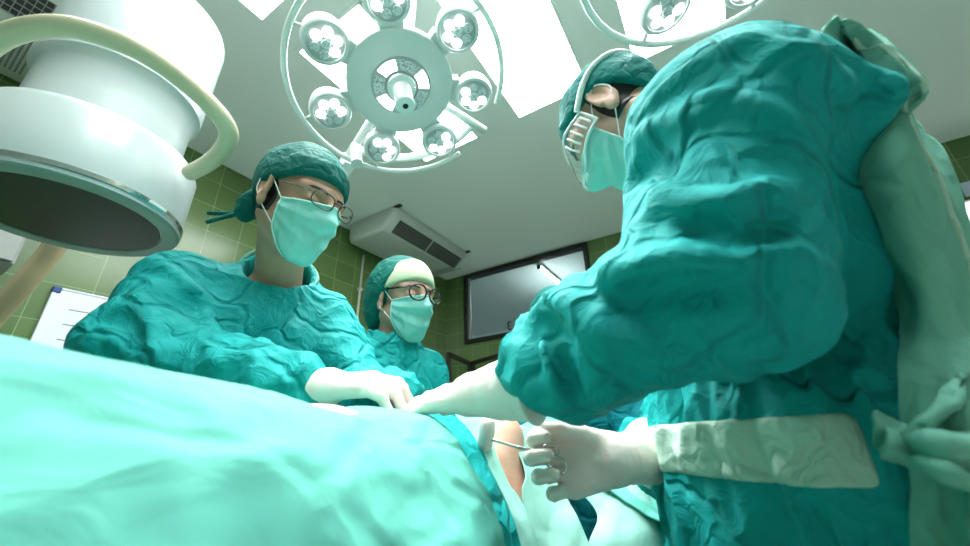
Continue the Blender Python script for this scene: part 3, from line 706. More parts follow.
class Person:
    """joints in world coordinates; lat points to the person's left, front ahead"""
    def __init__(s, J, head, front, lateral_hip=.085):
        s.J = {k: np.array(v, float) for k, v in J.items()}; s.H = head; s.front = unit([front[0], front[1], 0]); s.lat = np.array([-s.front[1], s.front[0], 0])
        J = s.J; s.knee = []; s.ank = []
        for sg in (1, -1):
            h = J['hip']+s.lat*sg*lateral_hip; a = np.array([h[0], h[1], .09])-s.front*.01; s.ank.append(a); s.knee.append((h*.46+a*.54)+s.front*.03)
    def body(s, p):
        J = s.J; q = s.H.loc(p); lat = s.lat
        d = head_core(q); d = smin(d, ear(q), .006)
        d = smin(d, rc(p, J['neck'], s.H.w(-.022, 0, -.055), .056, .054), .03)
        t = rc(p, J['sL'], J['sR'], .060, .060)
        t = smin(t, rc(p, J['chest']+lat*.07, J['chest']-lat*.07, .098, .098), .06)
        t = smin(t, rc(p, J['chest'], J['hip'], .105, .11), .05)
        t = smin(t, rc(p, J['hip']+lat*.06, J['hip']-lat*.06, .112, .112), .05)
        d = smin(d, t, .04)
        for S_ in 'LR':
            a = smin(rc(p, J['s'+S_], J['e'+S_], .050, .040), rc(p, J['e'+S_], J['w'+S_], .040, .026), .02)
            wd = unit(J['w'+S_]-J['e'+S_]); a = smin(a, rc(p, J['w'+S_], J['w'+S_]+wd*.035, .022, .016), .02); d = smin(d, a, .03)
        for i, sg in enumerate((1, -1)):
            h = J['hip']+lat*sg*.085
            g = smin(rc(p, h, s.knee[i], .085, .055), rc(p, s.knee[i], s.ank[i], .052, .034), .03)
            g = smin(g, rc(p, s.ank[i]-np.array([0, 0, .05]), s.ank[i]-np.array([0, 0, .058])+s.front*.15, .034, .026), .03); d = smin(d, g, .04)
        return d
    def build_body(s, root, skin):
        H = s.H; J = s.J; lo, hi = bbox(list(J.values())+s.ank+[H.O], .17); lo[2] = -.002
        c = H.O; fine = [(c[i]-.15, c[i]+.15, .0034) for i in range(3)]
        return solid('body', s.body, lo, hi, .02, skin, root, fine, relax=1)
    def gown(s, p, k=1.0, seed=0, sleeve=(.088, .080, .066), amp=.014, hem=.38, skirt=(.15, .22), neck_r=.074, extra=None, sleeve_amp=.014, body=(.128, .135, .145), cuffs=(1.0, 1.0), arms=True, pleat=0.0):
        J = s.J; lat = s.lat
        t = rc(p, J['sL'], J['sR'], .078, .078)
        t = smin(t, rc(p, J['neck'], J['chest'], .085, .11), .05)
        t = smin(t, rc(p, J['chest']+lat*.075, J['chest']-lat*.075, body[0], body[0]), .06)
        t = smin(t, rc(p, J['chest'], J['hip'], body[0], body[1]), .05)
        t = smin(t, rc(p, J['hip']+lat*.07, J['hip']-lat*.07, body[1], body[1]), .05)
        b = np.array([J['hip'][0], J['hip'][1], hem])
        sk = smin(rc(p, J['hip'], b, skirt[0], skirt[1]), rc(p, J['hip']+lat*.07, b+lat*.10, skirt[0]-.01, skirt[1]-.03), .04)
        sk = smin(sk, rc(p, J['hip']-lat*.07, b-lat*.10, skirt[0]-.01, skirt[1]-.03), .04); sk = np.maximum(sk, hem-p[:, 2])
        t = smin(t, sk, .05)
        q = p-J['chest']; cyl = np.stack([np.arctan2(q @ lat, q @ s.front)*.22, np.linalg.norm(q[:, :2], axis=1)*.5, p[:, 2]], 1)
        t = t-amp*crumple(cyl, seed, .075, (1, 1, 3.2))
        if pleat: t = t-pleat*(ridge(cyl*np.array([1, 1, .16])/.030+.8*vnoise(cyl/.06, seed+41)[:, None], seed+40)**2-.4)*np.clip((1.18-p[:, 2])/.1, 0, 1)
        d = t
        for i, S_ in enumerate('LR' if arms else ''):
            a = rc(p, J['s'+S_], J['e'+S_], sleeve[0], sleeve[1]); b_ = rc(p, J['e'+S_], J['e'+S_]+(J['w'+S_]-J['e'+S_])*cuffs[i], sleeve[1], sleeve[2])
            a = smin(a, b_, .03); w1_, w2_ = J['s'+S_], J['e'+S_]
            t1, g1 = limb_uv(p, J['s'+S_], J['e'+S_]); t2, g2 = limb_uv(p, J['e'+S_], J['w'+S_]); up_ = np.clip(.5-t2/.10, 0, 1)
            c1 = crumple(np.stack([t1, .034*np.cos(g1+t1*4), .034*np.sin(g1+t1*4)], 1), seed+20, .062) if up_.max() > 0 else 0
            c2 = crumple(np.stack([t2, .034*np.cos(g2-t2*4), .034*np.sin(g2-t2*4)], 1), seed+21, .056) if up_.min() < 1 else 0
            c2 = c2*(1+.9*np.clip((t2-.10)/.10, 0, 1))
            a = a-sleeve_amp*(c1*up_+c2*(1-up_)+.45*crumple(p, seed+22, .11))
            d = smin(d, a, .022)
        if extra is not None: d = extra(p, d)
        n = rc(p, J['neck']-np.array([0, 0, .015]), s.H.w(-.02, 0, -.05), neck_r, neck_r+.03)
        return smax(d, -n, .012)
    def build_gown(s, root, m, h=.0085, pad=.20, hem=.38, fine=None, name='surgical_gown', **kw):
        lo, hi = bbox(list(s.J.values()), pad); lo[2] = hem-.03; lo[:2] -= .08; hi[:2] += .08
        return solid(name, lambda p: s.gown(p, hem=hem, **kw), lo, hi, h, m, root, fine, relax=1)
    def collar(s, root, m, r=.078, tilt=.03, rr=.006, sag=.012):
        J = s.J; ax = unit(s.H.w(-.02, 0, -.05)-J['neck']); x = unit(s.front-ax*np.dot(s.front, ax)); y = np.cross(ax, x); c = J['neck']+ax*.022
        pts = []
        for i in range(40):
            a = 2*PI*i/40; pts.append(c+r*(x*math.cos(a)*1.04+y*math.sin(a)*1.10)-ax*(sag*math.cos(a)+.016*abs(math.sin(a))**2))
        return MB().tube(pts, rr, 8, closed=True).build('collar', m, root, smooth=True)
    def shoes(s, root):
        for i in (0, 1):
            a = s.ank[i]; f = s.front
            def fn(p):
                d = smin(rc(p, a-np.array([0, 0, .045])-f*.02, a-np.array([0, 0, .05])+f*.165, .043, .036), rc(p, a, a-np.array([0, 0, .04]), .046, .046), .03)
                return np.maximum(d, .001-p[:, 2])
            lo, hi = bbox([a, a+f*.17, a-f*.03], .07); lo[2] = -.01
            solid('shoe', fn, lo, hi, .009, M['board'], root)
def sphere_grid(H, th, ph, nu, nv, off, relax=2, center=(.015, 0, -.03), shape=None, keepmax=True):
    """sheet over the face: directions th (left-right) and ph (up-down) marched to the head surface"""
    T, P_ = np.meshgrid(np.linspace(-th, th, nu), np.linspace(0, 1, nv), indexing='ij'); PH = ph(T, P_); c = np.array(center)
    D = np.stack([np.cos(T)*np.cos(PH), np.sin(T)*np.cos(PH), np.sin(PH)], -1).reshape(-1, 3); t = np.full(len(D), .20)
    for _ in range(60): t -= .8*head_core(c+D*t[:, None])
    t = t.reshape(nu, nv); t0 = t.copy()
    for _ in range(relax):
        s_ = t.copy(); s_[1:-1, :] = (t[:-2, :]+t[2:, :]+2*t[1:-1, :])/4; u_ = s_.copy(); u_[:, 1:-1] = (s_[:, :-2]+s_[:, 2:]+2*s_[:, 1:-1])/4
        t = np.maximum(u_, t0) if keepmax else u_
    for _ in range(8 if keepmax else 0):
        s_ = t.copy(); s_[1:-1, :] = (t[:-2, :]+t[2:, :]+2*t[1:-1, :])/4; t = s_
    t = t+off
    if shape is not None: t = t+shape(T, P_)
    return c+D.reshape(nu, nv, 3)*t[..., None]
def sheet(name, G, m, parent, thick=.0015):
    nu, nv = G.shape[:2]; i, j = np.meshgrid(np.arange(nu-1), np.arange(nv-1), indexing='ij'); a = (i*nv+j).ravel()
    o = mesh_obj(name, G.reshape(-1, 3), np.stack([a, a+nv, a+nv+1, a+1], 1), m, parent)
    if thick:
        sd = o.modifiers.new('thickness', 'SOLIDIFY'); sd.thickness = thick; sd.offset = 1
    return o
def face_mask(H, root, seed=0, top=.27, width=1.22):
    def ph(T, v):
        c = np.cos(T/width*PI/2); up = .10+(top-.10)*c**1.6; lowr = -.64-.78*c**.8; return up+(lowr-up)*v
    def shape(T, v):
        pl_ = np.abs(((v*3.4+.15) % 1.0)-.5)*2
        return .0070*(pl_**1.2)*np.cos(T/width*1.45)+.004*(crumple(np.stack([T*2.2, v*1.5, T*0], -1).reshape(-1, 3), 50+seed, .55).reshape(T.shape))
    G = sphere_grid(H, width, ph, 61, 45, .0075, 40, shape=shape); Wd = H.wm(G)
    o = sheet('face_mask', Wd, M['mask'], root, .0018)
    MB().tube(list(Wd[:, 0]), .0021, 6).build('top_binding', M['mask_edge'], o, smooth=True)
    MB().tube(list(Wd[:, -1]), .0019, 6).build('lower_binding', M['mask_edge'], o, smooth=True)
    for e, sg in ((0, -1), (-1, 1)):
        MB().tube(list(Wd[e, :]), .0021, 6).build('side_binding', M['mask_edge'], o, smooth=True)
        ear_t = H.w(-.014, sg*.083, .026); ear_b = H.w(-.012, sg*.082, -.032); back = H.w(-.030, sg*.083, -.004)
        MB().tube(spline([Wd[e, 1], ear_t, back, ear_b, Wd[e, -2]], 8), .0014, 6).build('ear_loop', M['loop'], o, smooth=True)
    return o
def brows(H, root, m, u=.021, half=.017, r=.0032):
    for sg in (-1, 1):
        pts = [H.w(.0935-.006*i-.0042*i*i*.5, sg*(.014+half*.55*i), u+.003*math.sin(i*.8)) for i in range(5)]
        pts = [snap(H, p, .0008) for p in pts]
        MB().tube(spline(pts, 4), [r*.6]+[r]*14+[r*.4]*2, 7).build('eyebrow', m, root, smooth=True)
        la = [snap(H, H.w(.09, sg*(.032+.0135*math.cos(a)), -.0055-.0045*math.sin(a)), .0006) for a in np.linspace(PI, 0, 9)]
        MB().tube(la, .0013, 6).build('eyelash', m, root, smooth=True)
def snap(H, p, off):
    """move a point along the head's forward axis on to the face"""
    q = H.loc(np.array([p]))[0].copy(); q[0] = .16
    for _ in range(50): q[0] -= .7*(head_core(q[None])[0]-off)
    return H.w(*q)
def spectacles(H, root, m, rim, r, rw, rh, cu, cf=.110, square=2.0, lens=True, cl=.033):
    g = None; ctr = []
    for sg in (-1, 1):
        pts = []
        for i in range(36):
            a = 2*PI*i/36; ca, sa = math.cos(a), math.sin(a); l = cl+rw*np.sign(ca)*abs(ca)**(2/square); u = cu+rh*np.sign(sa)*abs(sa)**(2/square)
            pts.append(H.w(cf-.22*max(0, l-.02)-1.6*max(0, l-.02)**2+.10*(u-cu), sg*l, u))
        o = MB().tube(pts, r, 8, closed=True).build('rim', rim, root, smooth=True)
        if lens:
            cc = np.mean(pts, axis=0); n = len(pts); MB().add([cc]+pts, [(0, 1+i, 1+(i+1) % n) for i in range(n)]).build('spectacle_lens', M['glass'], o)
        out = pts[0]; hinge = H.w(cf-.035, sg*.073, cu+rh*.45)
        MB().tube(spline([H.w(cf-.019, sg*(cl+rw), cu+rh*.5), hinge, H.w(.030, sg*.0775, cu+.012), H.w(-.006, sg*.080, .022), H.w(-.026, sg*.081, .002)], 6), r*1.05, 8).build('temple_arm', rim, root, smooth=True)
    MB().tube(spline([H.w(cf-.0, -.0105, cu+.005), H.w(cf+.004, 0, cu+.009), H.w(cf-.0, .0105, cu+.005)], 6), r, 8).build('bridge', rim, root, smooth=True)
def rot_about(v, k, a): k = unit(k); return v*math.cos(a)+np.cross(k, v)*math.sin(a)+k*np.dot(k, v)*(1-math.cos(a))
def hand_bones(Wr, X, T, curl, palm=1, spread=.06, thumb=(.9, .35, .5, .4), sc=1.0, fore=None):
    """round cones of a hand: X to the fingertips, T to the thumb side; palm = 1 when the palm looks along T x X, -1 when along X x T;
    curl = three bends (rad) per finger, index first; thumb = (sideways, towards palm, bend, bend)"""
    X = unit(X); T = unit(np.array(T)-X*np.dot(T, X)); N = np.cross(T, X)*palm
    B = []; mcp = []
    for i, (fx, ft) in enumerate(((.088, .031), (.092, .010), (.087, -.012), (.078, -.032))):
        m = Wr+sc*(X*fx+T*ft); mcp.append(m); B.append((Wr+sc*(X*.012+T*ft*.55), m, .0165*sc, .0135*sc))
    for i, (L, rad) in enumerate((((.043, .025, .022), .0098), ((.048, .029, .023), .0100), ((.044, .027, .023), .0096), ((.035, .021, .020), .0086))):
        d = unit(X+T*spread*(1.2-i)); p = mcp[i]; ax = np.cross(d, N)
        for k in range(3):
            d = rot_about(d, ax, curl[i][k]); e = p+d*L[k]*sc; B.append((p, e, rad*sc*(1.06-.07*k), rad*sc*(.99-.08*k))); p = e
    b = Wr+sc*(X*.022+T*.022); side, drop, b1, b2 = thumb
    d = unit(X*math.cos(side)+T*math.sin(side)+N*drop); m1 = b+d*.044*sc; B.append((b, m1, .0175*sc, .0135*sc))
    d2 = unit(d+X*b1); m2 = m1+d2*.034*sc; B.append((m1, m2, .0128*sc, .0112*sc)); d3 = unit(d2+X*b2); B.append((m2, m2+d3*.027*sc, .0112*sc, .0092*sc))
    return B
def glove(root, Wr, X, T, curl, fore, cuff=.13, flare=.050, seed=0, wr=.034, h=.0027, name='latex_glove', **kw):
    B = hand_bones(Wr, X, T, curl, **kw); back = Wr+unit(fore)*cuff; mid = Wr+unit(fore)*cuff*.45
    def fn(p):
        d = sunion([rc(p, *b) for b in B[:4]], .012); th = sunion([rc(p, *b) for b in B[16:]], .006)
        for i in range(4): d = smin(d, sunion([rc(p, *b) for b in B[4+3*i:7+3*i]], .004), .0045)
        d = smin(d, th, .012)
        a = smin(rc(p, Wr+unit(X)*.02, mid, wr*.86, wr), rc(p, mid, back, wr, flare), .02); t, ang = limb_uv(p, back, Wr)
        a = a-.0022*crumple(np.stack([t*3, np.cos(ang)*.05, np.sin(ang)*.05], 1), seed, .03)
        a = np.maximum(a, -(t-.0))
        lip = np.abs(a)+0; d = smin(d, a, .016)
        return d-.0012*crumple(p, seed+3, .02)
    lo, hi = bbox([b[0] for b in B]+[b[1] for b in B]+[back], .03); lo -= flare*.6; hi += flare*.6
    o = solid(name, fn, lo, hi, h, M['glove'], root, relax=1)
    t_ = unit(Wr-back); x = unit(np.cross(t_, [.2, .1, 1])); y = np.cross(t_, x)
    MB().tube([back+t_*.004+(flare*.985)*(x*math.cos(2*PI*i/32)+y*math.sin(2*PI*i/32)) for i in range(32)], .003, 8, closed=True).build('cuff_rim', M['glove'], o, smooth=True)
    return o
def strokes(L, k):
    """extra folds pulled out of (r > 0) or pressed into (r < 0) a gown: (points, radius)"""
    def fn(p, d):
        for pts, r in L:
            lo = np.min(pts, 0)-.09; hi = np.max(pts, 0)+.09; I = np.where(((p > lo) & (p < hi)).all(1))[0]
            if not len(I): continue
            P = p[I]; a = abs(r); s_ = sunion([rc(P, pts[i], pts[i+1], a*(.75 if i == 0 else 1), a*(.6 if i == len(pts)-2 else 1)) for i in range(len(pts)-1)], .01)
            d[I] = smin(d[I], s_, k) if r > 0 else smax(d[I], -s_, k)
        return d
    return fn

def surf(fn, x, y, d0=.25, d1=1.6):
    """distance along the view axis at which the ray through pixel x, y meets fn = 0"""
    t = np.linspace(d0, d1, 700); P = np.array([at(x, y, q) for q in t]); F = fn(P); i = np.argmax(F < 0)
    return t[i] if F[i] < 0 else None
def fold_lines(fn, L):
    out = []
    for px, r in L:
        pts = []
        for q in px:
            d = surf(fn, q[0], q[1])
            if d is None: continue
            d += q[2] if len(q) > 2 else abs(r)*(.1 if r > 0 else -.1); pts.append(at(q[0], q[1], d))
        if len(pts) >= 2: out.append((spline(pts, 4), r))
    return out
# ---------------- man in wire glasses
HM = Head(at(300, 202, .93), head_axes(11, -22, 3), 1.08)
man = Person(dict(neck=at(279, 277, 1.0), chest=at(262, 355, .95), hip=(-.985, .47, .93), sL=at(322, 322, 1.05), sR=at(178, 289, .88),
                  eL=(-.76, .66, 1.09), eR=at(135, 352, .73), wL=(-.60, .60, 1.075), wR=at(300, 398, .70)), HM, (.97, -.25))
r_man = thing('person', 'person in thin wire glasses and dark green tied cap, standing left of the patient', 'person', (-.985, .47, 0))
man.build_body(r_man, M['skin'])
MAN_G = dict(seed=5, amp=.010, sleeve=(.078, .080, .058), sleeve_amp=.022, hem=.4, body=(.135, .135, .14))
gm = lambda p: man.gown(p, **MAN_G)
MAN_F = fold_lines(gm, [([(150, 262), (185, 285), (205, 310), (214, 360)], .014), ([(110, 292), (140, 300), (152, 330), (160, 365)], .014),
    ([(95, 320), (120, 318), (140, 345)], -.010)])
man.build_gown(r_man, M['gown'], fine=[(-1.1, -.6, .0060), (.05, .8, .0060), (1.0, 1.5, .0060)], extra=strokes(MAN_F, .016), **MAN_G)
man.collar(r_man, M['green_trim'], .084, rr=.006)
def bandana(H, root):
    def fn(p):
        q = H.loc(p); d = ell(q, (-.014, 0, .037), (.108, .089, .099))
        d = d-.007*crumple(q, 31, .05, (1, 2.6, .8))
        return smax(d, -((q-np.array([.09, 0, .050])) @ unit([-.42, 0, 1.0])), .006)
    o = solid('surgical_cap', fn, H.O-.17, H.O+.17, .0042, M['cap'], root)
    def kn(p):
        q = H.loc(p); d = ell(q, (-.104, -.012, -.022), (.024, .036, .032)); d = smin(d, ell(q, (-.108, -.036, -.046), (.018, .024, .036)), .012); return d-.008*crumple(q, 33, .03)
    solid('cap_knot', kn, H.O-.2, H.O+.2, .0042, M['cap'], o)
    for tip, mid in (((-.165, -.075, -.088), (-.135, -.05, -.072)), ((-.125, -.09, -.112), (-.115, -.065, -.085))):
        MB().tube(spline([H.w(-.108, -.03, -.05), H.w(*mid), H.w(*tip)], 8), [.006]*8+[.005]*8+[.004], 6).build('cap_tie', M['cap'], o, smooth=True)
    return o
bandana(HM, r_man); face_mask(HM, r_man, 1); brows(HM, r_man, M['hair'])
sp = thing('spectacles', 'thin wire framed spectacles on the face of the person in the dark green cap', 'spectacles', HM.w(.1, 0, 0))
spectacles(HM, sp, None, M['wire'], .0014, .0245, .0165, -.001, cf=.115, square=2.8)
def hairline(H, root):
    def fn(p):
        q = H.loc(p); d = head_core(q)-.004; d = np.maximum(d, q[:, 0]-.012); d = np.maximum(d, -q[:, 2]-.055); d = np.maximum(d, (q[:, 0]+.0)*1.0+(q[:, 2])*.2-.012); return d
    return solid('hair', fn, H.O-.14, H.O+.14, .005, M['hair'], root)
hairline(HM, r_man)
w0 = at(316, 388, .69)
glove(r_man, w0, at(432, 378, .72)-w0, (-.35, .75, .35), [(.30, .75, .4), (.35, .8, .4), (.4, .8, .4), (.45, .8, .4)], at(250, 402, .68)-w0, cuff=.075, flare=.046, seed=1, sc=1.1, wr=.038, thumb=(.6, .5, .6, .5))
w1 = np.array([-.63, .66, 1.075]); glove(r_man, w1, (.55, -.75, -.05), (-.75, -.55, .1), [(.4, .6, .3), (.45, .6, .3), (.5, .6, .3), (.5, .6, .3)], (-.5, .3, .0), palm=-1, cuff=.07, flare=.046, seed=2, thumb=(.6, .5, .5, .4))
man.shoes(r_man)
# ---------------- nurse in round glasses
HW = Head(at(404, 299, 1.33), head_axes(-10, -8, 2), 1.10)
ow = HW.O-np.array([-.940, .990, 1.488])
wo = Person({k: np.array(v)+ow for k, v in dict(neck=(-.985, .995, 1.345), chest=(-.995, .99, 1.13), hip=(-1.02, .99, .90), sL=(-.955, 1.125, 1.255), sR=(-1.03, .835, 1.26),
                 eL=(-.93, 1.17, 1.02), eR=(-.99, .79, 1.02), wL=(-.76, 1.10, .96), wR=(-.79, .90, .96)).items()}, HW, (.97, -.25))
r_wo = thing('person', 'nurse in round dark glasses and green cap with a cream headband', 'person', (wo.J['hip'][0], wo.J['hip'][1], 0))
wo.build_body(r_wo, M['skin_pale'])
WO_G = dict(seed=9, amp=.016, sleeve=(.074, .072, .055), sleeve_amp=.014, body=(.115, .125, .14), neck_r=.072, hem=.4)
wo.build_gown(r_wo, M['gown'], h=.0085, **WO_G)
wo.collar(r_wo, M['green_trim'], .078, rr=.008, sag=.02)
def bouffant(H, root):
    def fn(p):
        q = H.loc(p); d = ell(q, (-.030, 0, .030), (.114, .102, .114)); d = smin(d, ell(q, (-.070, 0, -.04), (.062, .082, .090)), .03); d = d-.007*crumple(q, 61, .045, (1.6, 1, 1))
        return smax(d, -((q-np.array([.040, 0, .062])) @ unit([-1.0, 0, .55])), .008)
    return solid('surgical_cap', fn, H.O-.2, H.O+.2, .0048, M['cap_green'], root)
bouffant(HW, r_wo)
def headband(p):
    q = HW.loc(p); d = ell(q, (-.012, 0, .037), (.110, .091, .104)); a = (q-np.array([.088, 0, .046])) @ unit([-.42, 0, 1.0]); b = (q-np.array([.040, 0, .110])) @ unit([-1.3, 0, 1.0])
    return smax(smax(d, -a, .004), b, .004)
solid('headband', headband, HW.O-.15, HW.O+.15, .004, M['cream'], r_wo)
face_mask(HW, r_wo, 2); brows(HW, r_wo, M['hair'], r=.0026)
sp2 = thing('spectacles', 'thick round dark framed spectacles on the nurse\'s face', 'spectacles', HW.w(.1, 0, 0))
spectacles(HW, sp2, None, M['acetate'], .0028, .0265, .0235, .001, cf=.116, cl=.0335)
MB().lathe([(.001, .004), (.004, .002), (.004, -.002), (.001, -.004)], 12, o=HW.w(.004, -.084, -.045)).build('earring', M['chrome'], r_wo, smooth=True)
for i_, (X_, T_, f_, S_, pm) in enumerate((((.9, -.2, -.1), (0, -1, .3), (-.2, .1, .04), 'L', -1), ((.9, .2, -.1), (0, 1, .3), (-.2, -.1, .04), 'R', 1))):
    glove(r_wo, wo.J['w'+S_]+np.array([.01, 0, 0]), X_, T_, [(.4, .5, .3)]*4, f_, palm=pm, cuff=.06, flare=.042, seed=5+i_, h=.004)
wo.shoes(r_wo)
# ---------------- surgeon in goggles (foreground, right)
AS = head_axes(167, -39, 0)
HS = Head(at(600, 98, .745)-np.array([-.006, .082, -.004])*1.1 @ AS, AS, 1.10)
su = Person(dict(neck=(.045, .68, 1.465), chest=(.055, .715, 1.24), hip=(.065, .725, .96), sL=at(720, 138, .53), sR=(.07, .87, 1.39),
                 eL=at(722, 280, .41), eR=(.02, .95, 1.10), wL=at(556, 364, .54), wR=at(668, 452, .70)), HS, (-.82, -.57))
r_su = thing('person', 'surgeon in clear goggles seen from behind the shoulder, filling the right side', 'person', (.065, .725, 0))
su.build_body(r_su, M['skin_pale'])
SU_G = dict(seed=14, amp=.020, sleeve=(.118, .084, .068), sleeve_amp=.024, body=(.150, .140, .15), hem=.4, skirt=(.145, .23), pleat=.020)
BK = [at(735, 130, .53), at(752, 126, .51), at(778, 185, .54)]
def su_base(p, d):
    b = sunion([rc(p, BK[0], BK[1], .095, .085), rc(p, BK[1], BK[2], .085, .07), rc(p, BK[2], su.J['chest'], .07, .10)], .03)
    return smin(d, b-.018*crumple(p, 44, .085), .05)
gs = lambda p: su.gown(p, extra=su_base, **SU_G)
SU_F = fold_lines(gs, [([(790, 60), (815, 66)], .014), ([(740, 40), (800, 62), (850, 95)], .010), ([(655, 105), (690, 75), (740, 45)], .009), ([(640, 140), (668, 125), (700, 120)], .012),
    ([(632, 178), (650, 165), (672, 168)], -.012), ([(610, 275), (660, 268), (730, 262)], .018), ([(620, 298), (670, 293), (730, 287)], -.014), ([(560, 295), (585, 318), (600, 350), (605, 400)], .016), ([(530, 305), (548, 330), (560, 365), (562, 405)], .015),
    ([(545, 318), (556, 345), (575, 395)], -.010), ([(512, 340), (528, 362), (540, 400)], .013), ([(600, 320), (640, 345), (690, 355)], .013), ([(660, 195), (720, 205), (780, 190)], .012), ([(690, 225), (740, 232), (790, 222)], -.010), ([(700, 100), (760, 110), (800, 140)], .010),
    ([(580, 262), (600, 250), (625, 215)], .013)])
SU_F.append((spline([at(790, 70, .445), at(830, 72, .43), at(868, 82, .42), at(891, 92, .41)], 5), .011))
SU_F.append((spline([at(891, 92, .412), at(874, 118, .42), at(845, 150, .43), at(815, 200, .44)], 5), .011))
SU_S = strokes(SU_F, .016)
SU_X = lambda p, d: SU_S(p, su_base(p, d))
su.build_gown(r_su, M['gown'], h=.0085, fine=[(-.34, .32, .0056), (.3, .9, .0056), (.85, 1.6, .0056)], extra=SU_X, **SU_G)
def surg_cap(p):
    q = HS.loc(p); d = ell(q, (-.018, 0, .040), (.107, .089, .098)); d = d-.009*crumple(q, 71, .05, (.8, 1.5, 2.2))
    a = q[:, 2]-.056+.30*(.09-q[:, 0])+1.3*np.maximum(0, -.028-q[:, 0]); return smax(d, -a, .006)
solid('surgical_cap', surg_cap, HS.O-.17, HS.O+.17, .0042, M['cap_teal'], r_su)
hairline(HS, r_su); face_mask(HS, r_su, 3); brows(HS, r_su, M['hair'])
gg = thing('safety_goggles', 'clear plastic safety goggles with side vents on the surgeon\'s face', 'goggles', HS.w(.1, 0, 0))
def gph(T, v): c = np.cos(T/1.42*PI/2); return (.54+.06*c)+((.06-.02*c)-(.54+.06*c))*v
G_ = HS.wm(sphere_grid(HS, 1.42, gph, 57, 17, .017, 30, shape=lambda T, v: .008*np.sin(PI*v)*np.cos(T*.9)))
lens_ = sheet('goggle_lens', G_, M['goggle'], gg, .002)
rim_ = MB().tube(list(G_[:, 0])+list(G_[-1, 1:])+list(G_[::-1, -1][1:])+list(G_[0, ::-1][1:-1]), .0028, 7, closed=True).build('goggle_rim', M['lamp_white'], gg, smooth=True)
for idx, sg in ((range(2, 15), -1), (range(42, 55), 1)):
    for k in range(0, 13, 3):
        MB().tube(list(G_[idx[k], 3:14:2]), .0024, 6).build('vent_bar', M['lamp_white'], gg, smooth=True)
    MB().tube(spline([HS.w(.03, sg*.088, .022), HS.w(-.01, sg*.093, .040), HS.w(-.05, sg*.089, .052), HS.w(-.09, sg*.068, .056), HS.w(-.118, sg*.03, .056), HS.w(-.124, 0, .056)], 6), .006, 8).build('strap', M['lamp_white'], gg, smooth=True)
w2 = at(484, 393, .585)
glove(r_su, w2, at(405, 402, .655)-w2, (.25, .8, .35), [(.12, .25, .15), (.15, .3, .2), (.2, .35, .2), (.25, .4, .2)], at(530, 386, .55)-w2, palm=-1, cuff=.085, flare=.052, seed=7, wr=.038, spread=.02, thumb=(.35, .5, .5, .4))
w3 = at(624, 459, .60)
glove(r_su, w3, at(528, 467, .60)-w3, np.array([0, .1, 1]), [(.30, 1.25, .8), (.38, 1.3, .8), (.36, 1.25, .8), (.34, 1.2, .7)], at(668, 450, .67)-w3, cuff=.078, flare=.054, seed=8, wr=.035, sc=1.08, thumb=(.34, .45, .5, .2))
su.shoes(r_su)
# waistband, back flap and tied sash of the surgeon's gown
zt = at(740, 420, .50)[2]; zb = at(740, 474, .50)[2]; xb = at(838, 440, .46)[0]
def band(p):
    g = su.gown(p, arms=False, **SU_G)-.005; z = p[:, 2]-.10*(p[:, 0]-.05)*0
    return smax(smax(smax(g, z-zt, .004), zb-z, .004), p[:, 0]-xb, .004)
lo, hi = bbox([su.J['hip']], .26); lo[2] = zb-.03; hi[2] = zt+.03
solid('waistband', band, lo, hi, .0062, M['band'], r_su)
def net(rows, nu=70, nv=50, amp=.008, seed=0, size=.08, along=(0, 0, 1), stretch=3.0):
    """cloth sheet through a net of points (each row: points), with folds"""
    def res(P, n):
        P = np.array(P); i = np.linspace(0, len(P)-1.0001, n); k = i.astype(int); f = (i-k)[:, None]; return P[k]*(1-f)+P[k+1]*f
    Rw = [res(spline([at(*q) if q[0] > 3 else q for q in r], 24), nv) for r in rows]
    P = np.stack([res(spline([r[j] for r in Rw], 24), nu) for j in range(nv)], 1); N = normals(P)
    return P+N*folds(P, seed, amp, size, along, stretch)[..., None]
def on(x, y, d, gap):
    """no deeper than just off the gown"""
    q = surf(gs, x, y, .2, 1.0); return (x, y, d if q is None else min(d, q-gap))
FL = net([[on(822, 26, .445, .004), on(846, 66, .50, -.03), on(868, 122, .44, -.02), on(862, 170, .43, .004), on(884, 235, .43, .004), on(896, 310, .42, .004), on(898, 390, .42, .006), on(894, 440, .43, .006), on(905, 500, .43, .006), on(915, 600, .43, .006)],
          [on(842, 22, .435, .012), on(880, 66, .50, -.012), on(895, 100, .43, -.012), on(902, 160, .39, .02), on(918, 235, .385, .02), on(930, 310, .38, .02), on(938, 390, .38, .02), on(938, 440, .38, .02), on(945, 500, .38, .02), on(955, 600, .38, .02)],
          [on(852, 26, .45, .012), on(902, 82, .415, .012), on(918, 104, .41, .015), on(940, 160, .41, .02), on(960, 228, .405, .02), on(972, 300, .40, .02), on(985, 390, .40, .02), on(990, 440, .40, .02), on(1000, 500, .40, .02), on(1010, 600, .40, .02)],
          [(854, 30, .49), (906, 88, .46), (922, 110, .46), (946, 160, .47), (972, 228, .47), (990, 300, .47), (1015, 390, .47), (1025, 440, .46), (1035, 500, .46), (1050, 600, .46)]], 60, 150, .022, 81, .10, (0, 0, 1), 4.0)
fl = sheet('back_flap', FL, M['gown_lining'], r_su, .003)
MB().tube(list(FL[38, :]), .0035, 7).build('hem', M['band'], fl, smooth=True)
def sash(pts, w, seed):
    P = [on(x, y, .44, .022) for x, y in pts]
    return sheet('sash', net([[(x, y-w*(1-.5*i/(len(P)-1)), d) for i, (x, y, d) in enumerate(P)], [(x, y, d-.014) for x, y, d in P], [(x, y+w*(1-.5*i/(len(P)-1)), d) for i, (x, y, d) in enumerate(P)]], 16, 40, .012, seed, .04, (1, 0, 0), 3), M['gown_lining'], r_su, .004)
sash([(872, 428), (900, 440), (940, 446), (985, 452), (1030, 470)], 17, 90)
